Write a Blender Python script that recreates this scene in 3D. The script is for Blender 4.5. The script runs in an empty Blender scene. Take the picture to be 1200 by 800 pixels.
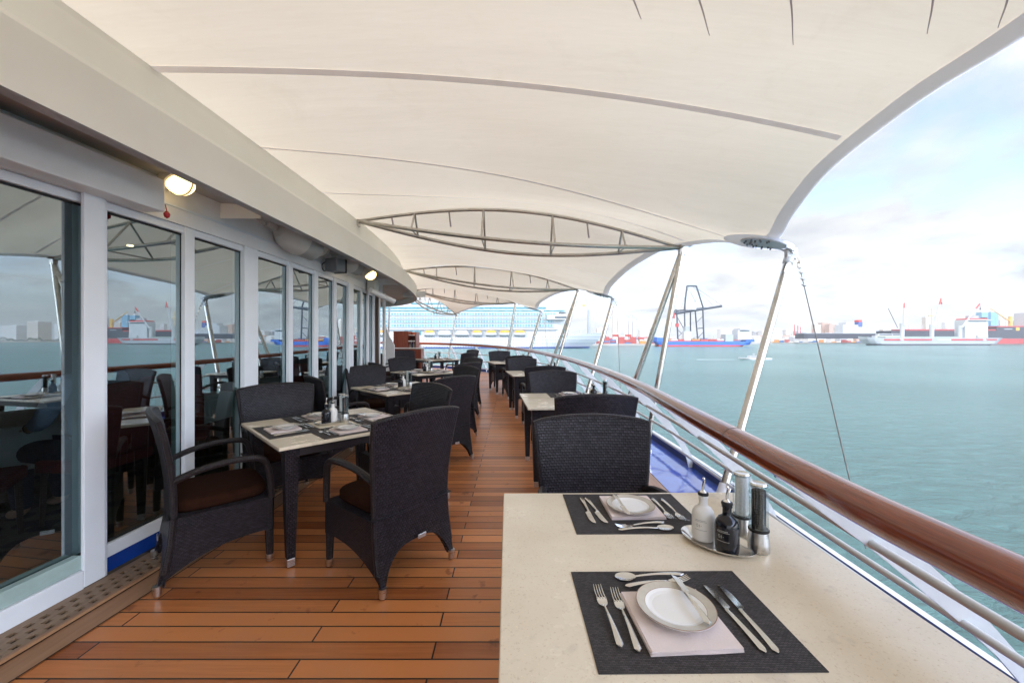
import bpy, math, random
from mathutils import Vector, Matrix
random.seed(7)
R = math.radians
F = 467.0; CX = 600.0; HY = 396.0; CAMZ = 1.4
S = bpy.context.scene
COL = S.collection

# ------------------------------------------------------------------ basics
def tag(o, label=None, cat=None, group=None, kind=None):
    if label: o['label'] = label
    if cat: o['category'] = cat
    if group: o['group'] = group
    if kind: o['kind'] = kind
    return o

def empty(name, loc=(0, 0, 0), rz=0, label=None, cat=None, group=None):
    o = bpy.data.objects.new(name, None); COL.objects.link(o)
    o.location = loc; o.rotation_euler = (0, 0, rz); o.empty_display_size = .1
    return tag(o, label, cat, group)

def dup(root, loc, rz, label=None, group=None, skip=()):
    r = root.copy(); COL.objects.link(r); r.location = loc; r.rotation_euler = (0, 0, rz)
    if label: r['label'] = label
    if group: r['group'] = group
    for ch in list(root.children):
        if ch.name.split('.')[0] in skip: continue
        c = ch.copy(); COL.objects.link(c); c.parent = r
        for g in list(ch.children):
            d = g.copy(); COL.objects.link(d); d.parent = c
    return r

class MB:
    """collects shapes with uvs, builds one mesh object"""
    def __init__(s): s.v = []; s.f = []; s.uv = []; s.mi = []; s.m = 0
    def face(s, idx, uv=None):
        s.f.append(tuple(idx)); s.uv.append(uv or [(0, 0)] * len(idx)); s.mi.append(s.m)
    def add(s, vs, fs, uvs=None):
        b = len(s.v); s.v += [tuple(v) for v in vs]
        for k, f in enumerate(fs): s.face([b + i for i in f], uvs[k] if uvs else None)
    def box(s, c, d, M=None):
        x, y, z = d[0] / 2, d[1] / 2, d[2] / 2
        vs = [Vector((i * x, j * y, k * z)) for k in (-1, 1) for j in (-1, 1) for i in (-1, 1)]
        if M is not None: vs = [M @ v for v in vs]
        vs = [v + Vector(c) for v in vs]
        s.add(vs, [(0, 2, 3, 1), (4, 5, 7, 6), (0, 1, 5, 4), (2, 6, 7, 3), (0, 4, 6, 2), (1, 3, 7, 5)])
        return s
    def span(s, a, b):
        return s.box([(a[i] + b[i]) / 2 for i in range(3)], [abs(b[i] - a[i]) for i in range(3)])
    def grid(s, fn, nu, nv, uvfn=None, closeu=False):
        b = len(s.v); U = nu if closeu else nu + 1
        for j in range(nv + 1):
            for i in range(U):
                s.v.append(tuple(fn(i / nu, j / nv)))
        for j in range(nv):
            for i in range(nu):
                i2 = (i + 1) % U if closeu else i + 1
                q = (b + j * U + i, b + j * U + i2, b + (j + 1) * U + i2, b + (j + 1) * U + i)
                c = [(i / nu, j / nv), ((i + 1) / nu, j / nv), ((i + 1) / nu, (j + 1) / nv), (i / nu, (j + 1) / nv)]
                s.face(q, [uvfn(*t) for t in c] if uvfn else c)
        return s
    def tube(s, pts, r, n=10, cap=True, flat=1.0, closed=False):
        """r number or list; flat squashes section vertically"""
        P = [Vector(p) for p in pts]; N = len(P)
        rr = r if isinstance(r, (list, tuple)) else [r] * N
        b = len(s.v); L = 0; ls = []
        T = []
        for i in range(N):
            if closed: t = P[(i + 1) % N] - P[i - 1]
            else: t = P[min(i + 1, N - 1)] - P[max(i - 1, 0)]
            T.append(t.normalized())
        up = Vector((0, 0, 1)) if abs(T[0].z) < .9 else Vector((0, 1, 0))
        for i in range(N):
            if i: L += (P[i] - P[i - 1]).length
            ls.append(L)
            a = T[i].cross(up)
            if a.length < 1e-3: a = T[i].cross(Vector((1, 0, 0)))
            a.normalize(); c = a.cross(T[i]).normalized(); up = c
            for k in range(n):
                an = 2 * math.pi * k / n
                s.v.append(tuple(P[i] + a * math.cos(an) * rr[i] + c * math.sin(an) * rr[i] * flat))
        per = 2 * math.pi * max(rr)
        M_ = N if closed else N - 1
        for i in range(M_):
            j = (i + 1) % N
            for k in range(n):
                k2 = (k + 1) % n
                s.face((b + i * n + k, b + i * n + k2, b + j * n + k2, b + j * n + k),
                       [(k / n * per, ls[i]), ((k + 1) / n * per, ls[i]), ((k + 1) / n * per, ls[j] if j else L), (k / n * per, ls[j] if j else L)])
        if cap and not closed:
            s.face([b + k for k in range(n)][::-1]); s.face([b + (N - 1) * n + k for k in range(n)])
        return s
    def lathe(s, prof, c=(0, 0, 0), n=24, sx=1, sy=1):
        b = len(s.v); c = Vector(c)
        for (r, z) in prof:
            for k in range(n):
                a = 2 * math.pi * k / n
                s.v.append(tuple(c + Vector((r * math.cos(a) * sx, r * math.sin(a) * sy, z))))
        for i in range(len(prof) - 1):
            for k in range(n):
                k2 = (k + 1) % n
                s.face((b + i * n + k, b + i * n + k2, b + (i + 1) * n + k2, b + (i + 1) * n + k),
                       [(k / n, prof[i][1]), ((k + 1) / n, prof[i][1]), ((k + 1) / n, prof[i + 1][1]), (k / n, prof[i + 1][1])])
        s.face([b + k for k in range(n)][::-1]); e = b + (len(prof) - 1) * n
        s.face([e + k for k in range(n)])
        return s
    def prism(s, poly, fn0, fn1):
        """poly 2d list; fn0/fn1 map (a,b)->3d for the two faces"""
        n = len(poly); b = len(s.v)
        s.v += [tuple(fn0(*p)) for p in poly]; s.v += [tuple(fn1(*p)) for p in poly]
        s.face([b + i for i in range(n)][::-1]); s.face([b + n + i for i in range(n)])
        for i in range(n):
            j = (i + 1) % n
            s.face((b + i, b + j, b + n + j, b + n + i))
        return s
    def build(s, name, mat, parent=None, smooth=False, bevel=0, seg=2, loc=None, auto=None):
        me = bpy.data.meshes.new(name); me.from_pydata(s.v, [], s.f)
        ul = me.uv_layers.new(name='UVMap')
        flat = [c for f in s.uv for p in f for c in p]
        ul.data.foreach_set('uv', flat)
        mats = mat if isinstance(mat, (list, tuple)) else [mat]
        for m in mats: me.materials.append(m)
        if len(mats) > 1: me.polygons.foreach_set('material_index', s.mi)
        me.validate(); me.update()
        o = bpy.data.objects.new(name, me); COL.objects.link(o)
        if parent: o.parent = parent
        if loc: o.location = loc
        import bmesh
        bm = bmesh.new(); bm.from_mesh(me); bmesh.ops.recalc_face_normals(bm, faces=bm.faces)
        if smooth:
            for f in bm.faces: f.smooth = True
            lim = R(auto or 40)
            for e in bm.edges:
                if len(e.link_faces) == 2 and e.calc_face_angle(0) > lim: e.smooth = False
        bm.to_mesh(me); bm.free()
        if bevel:
            m = o.modifiers.new('bevel', 'BEVEL'); m.width = bevel; m.segments = seg; m.limit_method = 'ANGLE'; m.angle_limit = R(40)
        return o

def catmull(pts, n=8):
    P = [Vector(p) for p in pts]; out = []
    for i in range(len(P) - 1):
        p0 = P[i - 1] if i else P[0] * 2 - P[1]; p1 = P[i]; p2 = P[i + 1]
        p3 = P[i + 2] if i + 2 < len(P) else P[-1] * 2 - P[-2]
        for k in range(n):
            t = k / n
            out.append(.5 * ((2 * p1) + (p2 - p0) * t + (2 * p0 - 5 * p1 + 4 * p2 - p3) * t * t + (3 * p1 - p0 - 3 * p2 + p3) * t ** 3))
    out.append(P[-1]); return out

def interp(tab, x):
    if x <= tab[0][0]: return tab[0][1]
    for (a, b), (c, d) in zip(tab, tab[1:]):
        if x <= c: return b + (d - b) * (x - a) / (c - a)
    return tab[-1][1]

def sheer(y): return 0 if y < 6 else .0022 * (min(y, 16) - 6) ** 2

# ------------------------------------------------------------------ materials
def newmat(name):
    m = bpy.data.materials.new(name); m.use_nodes = True
    nt = m.node_tree; return m, nt, nt.nodes['Principled BSDF'], nt.nodes['Material Output']

def N(nt, typ, **kw):
    n = nt.nodes.new(typ)
    for k, v in kw.items():
        if k in n.inputs: n.inputs[k].default_value = v
        else: setattr(n, k, v)
    return n

def mat(name, col, rough=.5, metal=0, var=.12, scale=6, bump=0, bscale=60, coat=0, spec=None, stretch=None, uv=False):
    m, nt, b, out = newmat(name)
    b.inputs['Roughness'].default_value = rough; b.inputs['Metallic'].default_value = metal
    if coat: b.inputs['Coat Weight'].default_value = coat; b.inputs['Coat Roughness'].default_value = .12
    if spec is not None: b.inputs['Specular IOR Level'].default_value = spec
    tc = N(nt, 'ShaderNodeTexCoord'); mp = N(nt, 'ShaderNodeMapping')
    if stretch: mp.inputs['Scale'].default_value = stretch
    nt.links.new(tc.outputs['UV' if uv else 'Object'], mp.inputs['Vector'])
    nz = N(nt, 'ShaderNodeTexNoise', Scale=scale, Detail=6.0, Roughness=.6)
    nt.links.new(mp.outputs[0], nz.inputs['Vector'])
    rp = N(nt, 'ShaderNodeValToRGB')
    c = Vector(col)
    rp.color_ramp.elements[0].position = .3; rp.color_ramp.elements[1].position = .7
    rp.color_ramp.elements[0].color = (*(c * (1 - var)), 1); rp.color_ramp.elements[1].color = (*[min(1, x * (1 + var)) for x in c], 1)
    nt.links.new(nz.outputs['Fac'], rp.inputs[0]); nt.links.new(rp.outputs[0], b.inputs['Base Color'])
    mr = N(nt, 'ShaderNodeMapRange'); mr.inputs['To Min'].default_value = max(0, rough - .07); mr.inputs['To Max'].default_value = min(1, rough + .09)
    nt.links.new(nz.outputs['Fac'], mr.inputs['Value']); nt.links.new(mr.outputs[0], b.inputs['Roughness'])
    if bump:
        n2 = N(nt, 'ShaderNodeTexNoise', Scale=bscale, Detail=4.0); nt.links.new(mp.outputs[0], n2.inputs['Vector'])
        bp = N(nt, 'ShaderNodeBump', Strength=bump, Distance=.01); nt.links.new(n2.outputs['Fac'], bp.inputs['Height'])
        nt.links.new(bp.outputs[0], b.inputs['Normal'])
    return m

def weave_mat(name, c1, c2, gap, bw, bh, rough=.42, coord='UV', bumpd=.004, mortar=.0022, vary=.35, bstr=1.0, xy=None):
    m, nt, b, out = newmat(name)
    tc = N(nt, 'ShaderNodeTexCoord')
    br = N(nt, 'ShaderNodeTexBrick'); br.offset = .5
    br.inputs['Scale'].default_value = 1; br.inputs['Mortar Size'].default_value = mortar
    br.inputs['Mortar Smooth'].default_value = .8
    br.inputs['Brick Width'].default_value = bw; br.inputs['Row Height'].default_value = bh
    br.inputs['Color1'].default_value = (*c1, 1); br.inputs['Color2'].default_value = (*c2, 1); br.inputs['Mortar'].default_value = (*gap, 1)
    src = tc.outputs[coord]
    nz0 = N(nt, 'ShaderNodeTexNoise', Scale=9.0, Detail=3.0); nt.links.new(src, nz0.inputs['Vector'])
    vm = N(nt, 'ShaderNodeVectorMath', operation='SCALE'); vm.inputs['Scale'].default_value = .006
    nt.links.new(nz0.outputs['Color'], vm.inputs[0])
    va = N(nt, 'ShaderNodeVectorMath', operation='ADD'); nt.links.new(src, va.inputs[0]); nt.links.new(vm.outputs[0], va.inputs[1])
    nt.links.new(va.outputs[0], br.inputs['Vector'])
    nz = N(nt, 'ShaderNodeTexNoise', Scale=25.0, Detail=3.0); nt.links.new(src, nz.inputs['Vector'])
    mr = N(nt, 'ShaderNodeMapRange'); mr.inputs['To Min'].default_value = 1 - vary; mr.inputs['To Max'].default_value = 1 + vary
    nt.links.new(nz.outputs['Fac'], mr.inputs['Value'])
    mx = N(nt, 'ShaderNodeVectorMath', operation='SCALE'); nt.links.new(br.outputs['Color'], mx.inputs[0]); nt.links.new(mr.outputs[0], mx.inputs['Scale'])
    nt.links.new(mx.outputs[0], b.inputs['Base Color'])
    b.inputs['Roughness'].default_value = rough; b.inputs['Specular IOR Level'].default_value = .32
    inv = N(nt, 'ShaderNodeMath', operation='SUBTRACT'); inv.inputs[0].default_value = 1; nt.links.new(br.outputs['Fac'], inv.inputs[1])
    bp = N(nt, 'ShaderNodeBump', Strength=bstr, Distance=bumpd); nt.links.new(inv.outputs[0], bp.inputs['Height'])
    nt.links.new(bp.outputs[0], b.inputs['Normal'])
    return m

M = {}
M['weave'] = weave_mat('dark_wicker', (.011, .009, .013), (.042, .034, .046), (.002, .0015, .002), .0195, .0135, rough=.36, mortar=.0034, bumpd=.005)
M['weave_edge'] = weave_mat('dark_wicker_edge', (.022, .017, .019), (.045, .035, .038), (.005, .004, .005), .016, .009, rough=.36)
M['mat'] = weave_mat('woven_placemat', (.034, .029, .030), (.072, .064, .065), (.005, .004, .004), .0085, .0042, rough=.6, bumpd=.001, mortar=.0007, vary=.2)
M['cushion'] = mat('brown_cushion', (.024, .0085, .0045), .9, spec=.08, var=.2, scale=30, bump=.25, bscale=500)
M['stone'] = None
M['steel'] = mat('polished_steel', (.72, .71, .69), .14, 1, var=.05, scale=20)
M['brushed'] = mat('brushed_steel', (.60, .60, .60), .28, 1, var=.08, scale=15, stretch=(1, 1, 12))
M['pole'] = mat('satin_steel', (.62, .60, .57), .25, 1, var=.12, scale=5, bump=.04, bscale=30)
M['galv'] = mat('galvanised_steel', (.50, .47, .43), .35, .9, var=.2, scale=8)
M['white'] = mat('white_paint', (.80, .80, .81), .35, var=.06, scale=3, bump=.08, bscale=14)
M['frame'] = mat('white_frame_paint', (.78, .82, .88), .33, var=.05, scale=2.5, bump=.05, bscale=20)
M['fascia'] = mat('cream_fascia_paint', (.90, .85, .76), .45, var=.04, scale=1.5, bump=.04, bscale=6)
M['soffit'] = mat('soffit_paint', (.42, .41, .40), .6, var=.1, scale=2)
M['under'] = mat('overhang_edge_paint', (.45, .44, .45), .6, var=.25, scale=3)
M['blue'] = mat('blue_gloss_paint', (.008, .05, .30), .16, var=.25, scale=3, bump=.06, bscale=5)
M['rail_white'] = mat('painted_rail', (.56, .57, .57), .3, var=.08, scale=7, bump=.1, bscale=40)
M['plate'] = mat('white_china', (.80, .79, .76), .12, var=.02, scale=3, coat=.5)
M['rim'] = mat('beige_rim_china', (.50, .46, .38), .2, var=.08, scale=50)
M['rimline'] = mat('brown_rim_line', (.22, .10, .05), .3)
M['napkin'] = mat('pink_napkin', (.72, .62, .59), .85, var=.05, scale=12, bump=.25, bscale=220)
M['ceramic_w'] = mat('white_ceramic', (.78, .76, .72), .3, var=.04, scale=5)
M['ceramic_b'] = mat('black_ceramic', (.008, .008, .012), .12, var=.1, scale=5)
M['rubber'] = mat('black_rubber', (.012, .012, .014), .6)
M['ink'] = mat('grey_print', (.12, .14, .14), .7)
M['pepper'] = mat('peppercorns', (.018, .012, .010), .8, var=.6, scale=160, bump=.8, bscale=200)
M['salt'] = mat('salt_crystals', (.85, .84, .82), .7, var=.1, scale=160, bump=.5, bscale=200)
M['greybox'] = mat('grey_metal', (.18, .18, .19), .5, var=.1)
M['offwhite'] = mat('offwhite_plastic', (.62, .60, .56), .5, var=.05)
M['grille'] = mat('speaker_grille', (.40, .40, .39), .7, var=.1, scale=120, bump=.4, bscale=300)
M['red'] = mat('red_plastic', (.5, .01, .015), .4)
M['cloth'] = mat('white_tablecloth', (.62, .63, .62), .85, var=.05, scale=5)
M['redchair'] = mat('dark_red_upholstery', (.16, .015, .012), .8, var=.2, scale=8)
M['darkwood'] = mat('dark_wood', (.05, .028, .018), .4, var=.25, scale=5, stretch=(1, 1, .1))
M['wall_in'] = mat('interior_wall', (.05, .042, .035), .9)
M['skin'] = mat('skin', (.42, .24, .17), .55, var=.05)
M['shirt'] = mat('light_blue_shirt', (.28, .38, .55), .85, var=.06, scale=10)
M['trousers'] = mat('navy_trousers', (.015, .018, .035), .85)
M['hair'] = mat('dark_hair', (.02, .013, .01), .6)
M['channel'] = mat('drain_channel', (.012, .010, .009), .8)
M['chain'] = mat('wire_rope', (.16, .15, .14), .4, .8, var=.3, scale=30)
M['joint'] = mat('joint_line', (.03, .012, .008), .7)

def mk_stone():
    m, nt, b, out = newmat('cream_stone')
    tc = N(nt, 'ShaderNodeTexCoord')
    a = N(nt, 'ShaderNodeTexNoise', Scale=5.0, Detail=5.0, Roughness=.6); v = N(nt, 'ShaderNodeTexNoise', Scale=170.0, Detail=2.0, Roughness=.6)
    w = N(nt, 'ShaderNodeTexVoronoi', Scale=75.0)
    for n in (a, v, w): nt.links.new(tc.outputs['Object'], n.inputs['Vector'])
    r1 = N(nt, 'ShaderNodeValToRGB'); e = r1.color_ramp.elements
    e[0].position = .3; e[0].color = (.66, .57, .43, 1); e[1].position = .65; e[1].color = (.73, .645, .505, 1)
    nt.links.new(a.outputs['Fac'], r1.inputs[0])
    r2 = N(nt, 'ShaderNodeValToRGB'); e = r2.color_ramp.elements
    e[0].position = .26; e[0].color = (.80, .74, .68, 1); e[1].position = .40; e[1].color = (1, 1, 1, 1)
    x = e.new(.66); x.color = (1, 1, 1, 1); y = e.new(.76); y.color = (1.15, 1.15, 1.13, 1)
    nt.links.new(v.outputs['Fac'], r2.inputs[0])
    r3 = N(nt, 'ShaderNodeValToRGB'); e = r3.color_ramp.elements
    e[0].position = .05; e[0].color = (.88, .80, .70, 1); e[1].position = .12; e[1].color = (1, 1, 1, 1)
    nt.links.new(w.outputs['Distance'], r3.inputs[0])
    m1 = N(nt, 'ShaderNodeVectorMath', operation='MULTIPLY'); m2 = N(nt, 'ShaderNodeVectorMath', operation='MULTIPLY')
    nt.links.new(r1.outputs[0], m1.inputs[0]); nt.links.new(r2.outputs[0], m1.inputs[1])
    nt.links.new(m1.outputs[0], m2.inputs[0]); nt.links.new(r3.outputs[0], m2.inputs[1])
    # smudges: a few soft darker stains
    s = N(nt, 'ShaderNodeTexNoise', Scale=14.0, Detail=3.0); nt.links.new(tc.outputs['Object'], s.inputs['Vector'])
    r4 = N(nt, 'ShaderNodeValToRGB'); e = r4.color_ramp.elements
    e[0].position = .27; e[0].color = (.88, .88, .90, 1); e[1].position = .36; e[1].color = (1, 1, 1, 1)
    nt.links.new(s.outputs['Fac'], r4.inputs[0])
    m3 = N(nt, 'ShaderNodeVectorMath', operation='MULTIPLY'); nt.links.new(m2.outputs[0], m3.inputs[0]); nt.links.new(r4.outputs[0], m3.inputs[1])
    nt.links.new(m3.outputs[0], b.inputs['Base Color'])
    mr = N(nt, 'ShaderNodeMapRange'); mr.inputs['To Min'].default_value = .16; mr.inputs['To Max'].default_value = .34
    nt.links.new(a.outputs['Fac'], mr.inputs['Value']); nt.links.new(mr.outputs[0], b.inputs['Roughness'])
    return m
M['stone'] = mk_stone()

def wood_mat(name, c1, c2, rough=.3, stretch=(1, 14, 14), scale=3, coat=0, coord='Object', bump=.1):
    m, nt, b, out = newmat(name)
    tc = N(nt, 'ShaderNodeTexCoord'); mp = N(nt, 'ShaderNodeMapping'); mp.inputs['Scale'].default_value = stretch
    nt.links.new(tc.outputs[coord], mp.inputs['Vector'])
    nz = N(nt, 'ShaderNodeTexNoise', Scale=scale, Detail=8.0, Roughness=.65, Distortion=.4); nt.links.new(mp.outputs[0], nz.inputs['Vector'])
    rp = N(nt, 'ShaderNodeValToRGB'); e = rp.color_ramp.elements
    e[0].position = .3; e[0].color = (*c1, 1); e[1].position = .7; e[1].color = (*c2, 1)
    nt.links.new(nz.outputs['Fac'], rp.inputs[0]); nt.links.new(rp.outputs[0], b.inputs['Base Color'])
    b.inputs['Roughness'].default_value = rough
    if coat:
        b.inputs['Coat Weight'].default_value = coat
        n3 = N(nt, 'ShaderNodeTexNoise', Scale=14.0, Detail=5.0); nt.links.new(tc.outputs['Object'], n3.inputs['Vector']); m3 = N(nt, 'ShaderNodeMapRange'); m3.inputs['To Min'].default_value = .04; m3.inputs['To Max'].default_value = .2; nt.links.new(n3.outputs['Fac'], m3.inputs['Value']); nt.links.new(m3.outputs[0], b.inputs['Coat Roughness'])
    bp = N(nt, 'ShaderNodeBump', Strength=bump, Distance=.004); nt.links.new(nz.outputs['Fac'], bp.inputs['Height']); nt.links.new(bp.outputs[0], b.inputs['Normal'])
    return m
M['rail_wood'] = wood_mat('varnished_rail_wood', (.12, .018, .004), (.30, .060, .012), .2, (26, 1.1, 1), 5, coat=.8, coord='UV', bump=.05)
M['cabinet'] = wood_mat('cabinet_wood', (.16, .035, .02), (.27, .07, .035), .35, (6, 6, .6), 3)
M['margin'] = wood_mat('teak_margin', (.30, .15, .075), (.40, .22, .12), .5, (10, .8, 10), 4)
M['grate'] = wood_mat('grating_wood', (.20, .125, .075), (.30, .20, .125), .55, (12, .8, 12), 4)

def mk_deck():
    m, nt, b, out = newmat('teak_deck')
    tc = N(nt, 'ShaderNodeTexCoord'); mp = N(nt, 'ShaderNodeMapping')
    mp.inputs['Location'].default_value = (.35, -1.640 + 2 * .0994, 0)
    nt.links.new(tc.outputs['Object'], mp.inputs['Vector'])
    br = N(nt, 'ShaderNodeTexBrick'); br.offset = .37; br.offset_frequency = 2
    br.inputs['Scale'].default_value = 1; br.inputs['Brick Width'].default_value = 1.55; br.inputs['Row Height'].default_value = .0994
    br.inputs['Mortar Size'].default_value = .0040; br.inputs['Mortar Smooth'].default_value = .1
    br.inputs['Color1'].default_value = (0, 0, 0, 1); br.inputs['Color2'].default_value = (1, 1, 1, 1); br.inputs['Mortar'].default_value = (.5, .5, .5, 1)
    nt.links.new(mp.outputs[0], br.inputs['Vector'])
    # grain, shifted per plank
    sc = N(nt, 'ShaderNodeVectorMath', operation='SCALE'); sc.inputs['Scale'].default_value = 7; nt.links.new(br.outputs['Color'], sc.inputs[0])
    ad = N(nt, 'ShaderNodeVectorMath', operation='ADD'); nt.links.new(mp.outputs[0], ad.inputs[0]); nt.links.new(sc.outputs[0], ad.inputs[1])
    m2 = N(nt, 'ShaderNodeMapping'); m2.inputs['Scale'].default_value = (1.2, 30, 1); nt.links.new(ad.outputs[0], m2.inputs['Vector'])
    nz = N(nt, 'ShaderNodeTexNoise', Scale=2.2, Detail=8.0, Roughness=.65, Distortion=.3); nt.links.new(m2.outputs[0], nz.inputs['Vector'])
    big = N(nt, 'ShaderNodeTexNoise', Scale=1.7, Detail=4.0); nt.links.new(mp.outputs[0], big.inputs['Vector'])
    rp = N(nt, 'ShaderNodeValToRGB'); e = rp.color_ramp.elements
    e[0].position = .25; e[0].color = (.24, .062, .015, 1); e[1].position = .70; e[1].color = (.62, .225, .070, 1)
    sm = N(nt, 'ShaderNodeMath', operation='MULTIPLY'); sm.inputs[1].default_value = .58; nt.links.new(br.outputs['Color'], sm.inputs[0])
    s2 = N(nt, 'ShaderNodeMath', operation='MULTIPLY_ADD'); s2.inputs[1].default_value = .42; nt.links.new(nz.outputs['Fac'], s2.inputs[0]); nt.links.new(sm.outputs[0], s2.inputs[2])
    s3 = N(nt, 'ShaderNodeMath', operation='MULTIPLY_ADD'); s3.inputs[1].default_value = .25; nt.links.new(big.outputs['Fac'], s3.inputs[0]); nt.links.new(s2.outputs[0], s3.inputs[2])
    nt.links.new(s3.outputs[0], rp.inputs[0])
    mx = N(nt, 'ShaderNodeMix', data_type='RGBA'); nt.links.new(br.outputs['Fac'], mx.inputs[0]); nt.links.new(rp.outputs[0], mx.inputs[6]); mx.inputs[7].default_value = (.006, .006, .007, 1)
    # sparse small stains
    st = N(nt, 'ShaderNodeTexNoise', Scale=9.0, Detail=5.0); nt.links.new(mp.outputs[0], st.inputs['Vector'])
    rs = N(nt, 'ShaderNodeValToRGB'); e = rs.color_ramp.elements; e[0].position = .29; e[0].color = (.6, .52, .48, 1); e[1].position = .36; e[1].color = (1, 1, 1, 1)
    nt.links.new(st.outputs['Fac'], rs.inputs[0])
    mm = N(nt, 'ShaderNodeVectorMath', operation='MULTIPLY'); nt.links.new(mx.outputs[2], mm.inputs[0]); nt.links.new(rs.outputs[0], mm.inputs[1])
    gz = N(nt, 'ShaderNodeTexNoise', Scale=.9, Detail=7.0, Roughness=.7); nt.links.new(mp.outputs[0], gz.inputs['Vector'])
    gr_ = N(nt, 'ShaderNodeMapRange'); gr_.inputs['From Min'].default_value = .45; gr_.inputs['From Max'].default_value = .75; gr_.inputs['To Max'].default_value = .30; nt.links.new(gz.outputs['Fac'], gr_.inputs['Value'])
    gx = N(nt, 'ShaderNodeMix', data_type='RGBA'); nt.links.new(gr_.outputs[0], gx.inputs[0]); nt.links.new(mm.outputs[0], gx.inputs[6]); gx.inputs[7].default_value = (.27, .19, .14, 1)
    nt.links.new(gx.outputs[2], b.inputs['Base Color'])
    mr = N(nt, 'ShaderNodeMapRange'); mr.inputs['To Min'].default_value = .26; mr.inputs['To Max'].default_value = .5; nt.links.new(big.outputs['Fac'], mr.inputs['Value']); nt.links.new(mr.outputs[0], b.inputs['Roughness'])
    hs = N(nt, 'ShaderNodeMath', operation='MULTIPLY_ADD'); hs.inputs[1].default_value = -1.0; nt.links.new(br.outputs['Fac'], hs.inputs[0])
    h2 = N(nt, 'ShaderNodeMath', operation='MULTIPLY'); h2.inputs[1].default_value = .2; nt.links.new(nz.outputs['Fac'], h2.inputs[0]); nt.links.new(h2.outputs[0], hs.inputs[2])
    bp = N(nt, 'ShaderNodeBump', Strength=.5, Distance=.003); nt.links.new(hs.outputs[0], bp.inputs['Height']); nt.links.new(bp.outputs[0], b.inputs['Normal'])
    return m
M['deck'] = mk_deck()

def mk_fabric():
    m, nt, b, out = newmat('awning_fabric')
    tc = N(nt, 'ShaderNodeTexCoord'); nz = N(nt, 'ShaderNodeTexNoise', Scale=.9, Detail=5.0); nt.links.new(tc.outputs['Object'], nz.inputs['Vector'])
    rp = N(nt, 'ShaderNodeValToRGB'); e = rp.color_ramp.elements; e[0].position = .3; e[0].color = (.83, .73, .58, 1); e[1].position = .7; e[1].color = (.88, .785, .635, 1)
    nt.links.new(nz.outputs['Fac'], rp.inputs[0])
    d = N(nt, 'ShaderNodeBsdfDiffuse'); t = N(nt, 'ShaderNodeBsdfTranslucent'); mx = N(nt, 'ShaderNodeMixShader'); mx.inputs[0].default_value = .28
    sn = N(nt, 'ShaderNodeTexNoise', Scale=2.6, Detail=9.0, Roughness=.7, Distortion=1.2); nt.links.new(tc.outputs['Object'], sn.inputs['Vector'])
    sr = N(nt, 'ShaderNodeValToRGB'); e = sr.color_ramp.elements; e[0].position = .28; e[0].color = (.955, .945, .93, 1); e[1].position = .46; e[1].color = (1, 1, 1, 1); nt.links.new(sn.outputs['Fac'], sr.inputs[0])
    sm_ = N(nt, 'ShaderNodeVectorMath', operation='MULTIPLY'); nt.links.new(rp.outputs[0], sm_.inputs[0]); nt.links.new(sr.outputs[0], sm_.inputs[1])
    nt.links.new(sm_.outputs[0], d.inputs[0]); nt.links.new(sm_.outputs[0], t.inputs[0])
    g = N(nt, 'ShaderNodeBsdfGlossy', Roughness=.42); m2 = N(nt, 'ShaderNodeMixShader'); m2.inputs[0].default_value = .05
    nt.links.new(d.outputs[0], mx.inputs[1]); nt.links.new(t.outputs[0], mx.inputs[2])
    nt.links.new(mx.outputs[0], m2.inputs[1]); nt.links.new(g.outputs[0], m2.inputs[2])
    mpf = N(nt, 'ShaderNodeMapping'); mpf.inputs['Scale'].default_value = (.5, 2.2, 1); nt.links.new(tc.outputs['Object'], mpf.inputs['Vector']); n2 = N(nt, 'ShaderNodeTexNoise', Scale=1.6, Detail=4.0); nt.links.new(mpf.outputs[0], n2.inputs['Vector'])
    bp = N(nt, 'ShaderNodeBump', Strength=.45, Distance=.03); nt.links.new(n2.outputs['Fac'], bp.inputs['Height'])
    for s_ in (d, t, g): nt.links.new(bp.outputs[0], s_.inputs['Normal'])
    nt.links.new(m2.outputs[0], out.inputs[0]); return m
M['fabric'] = mk_fabric()
def cloth2(name, col, f):
    m, nt, b, out = newmat(name); t = N(nt, 'ShaderNodeBsdfTranslucent'); d = N(nt, 'ShaderNodeBsdfDiffuse'); mx = N(nt, 'ShaderNodeMixShader'); mx.inputs[0].default_value = f
    t.inputs[0].default_value = (*col, 1); d.inputs[0].default_value = (*col, 1)
    nt.links.new(d.outputs[0], mx.inputs[1]); nt.links.new(t.outputs[0], mx.inputs[2]); nt.links.new(mx.outputs[0], out.inputs[0]); return m
M['seam'] = cloth2('grey_seam', (.93, .91, .94), .34)
M['band'] = cloth2('grey_edge_webbing', (.80, .82, .88), .45)
M['streak'] = cloth2('loose_strap', (.46, .40, .42), .5)

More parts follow.
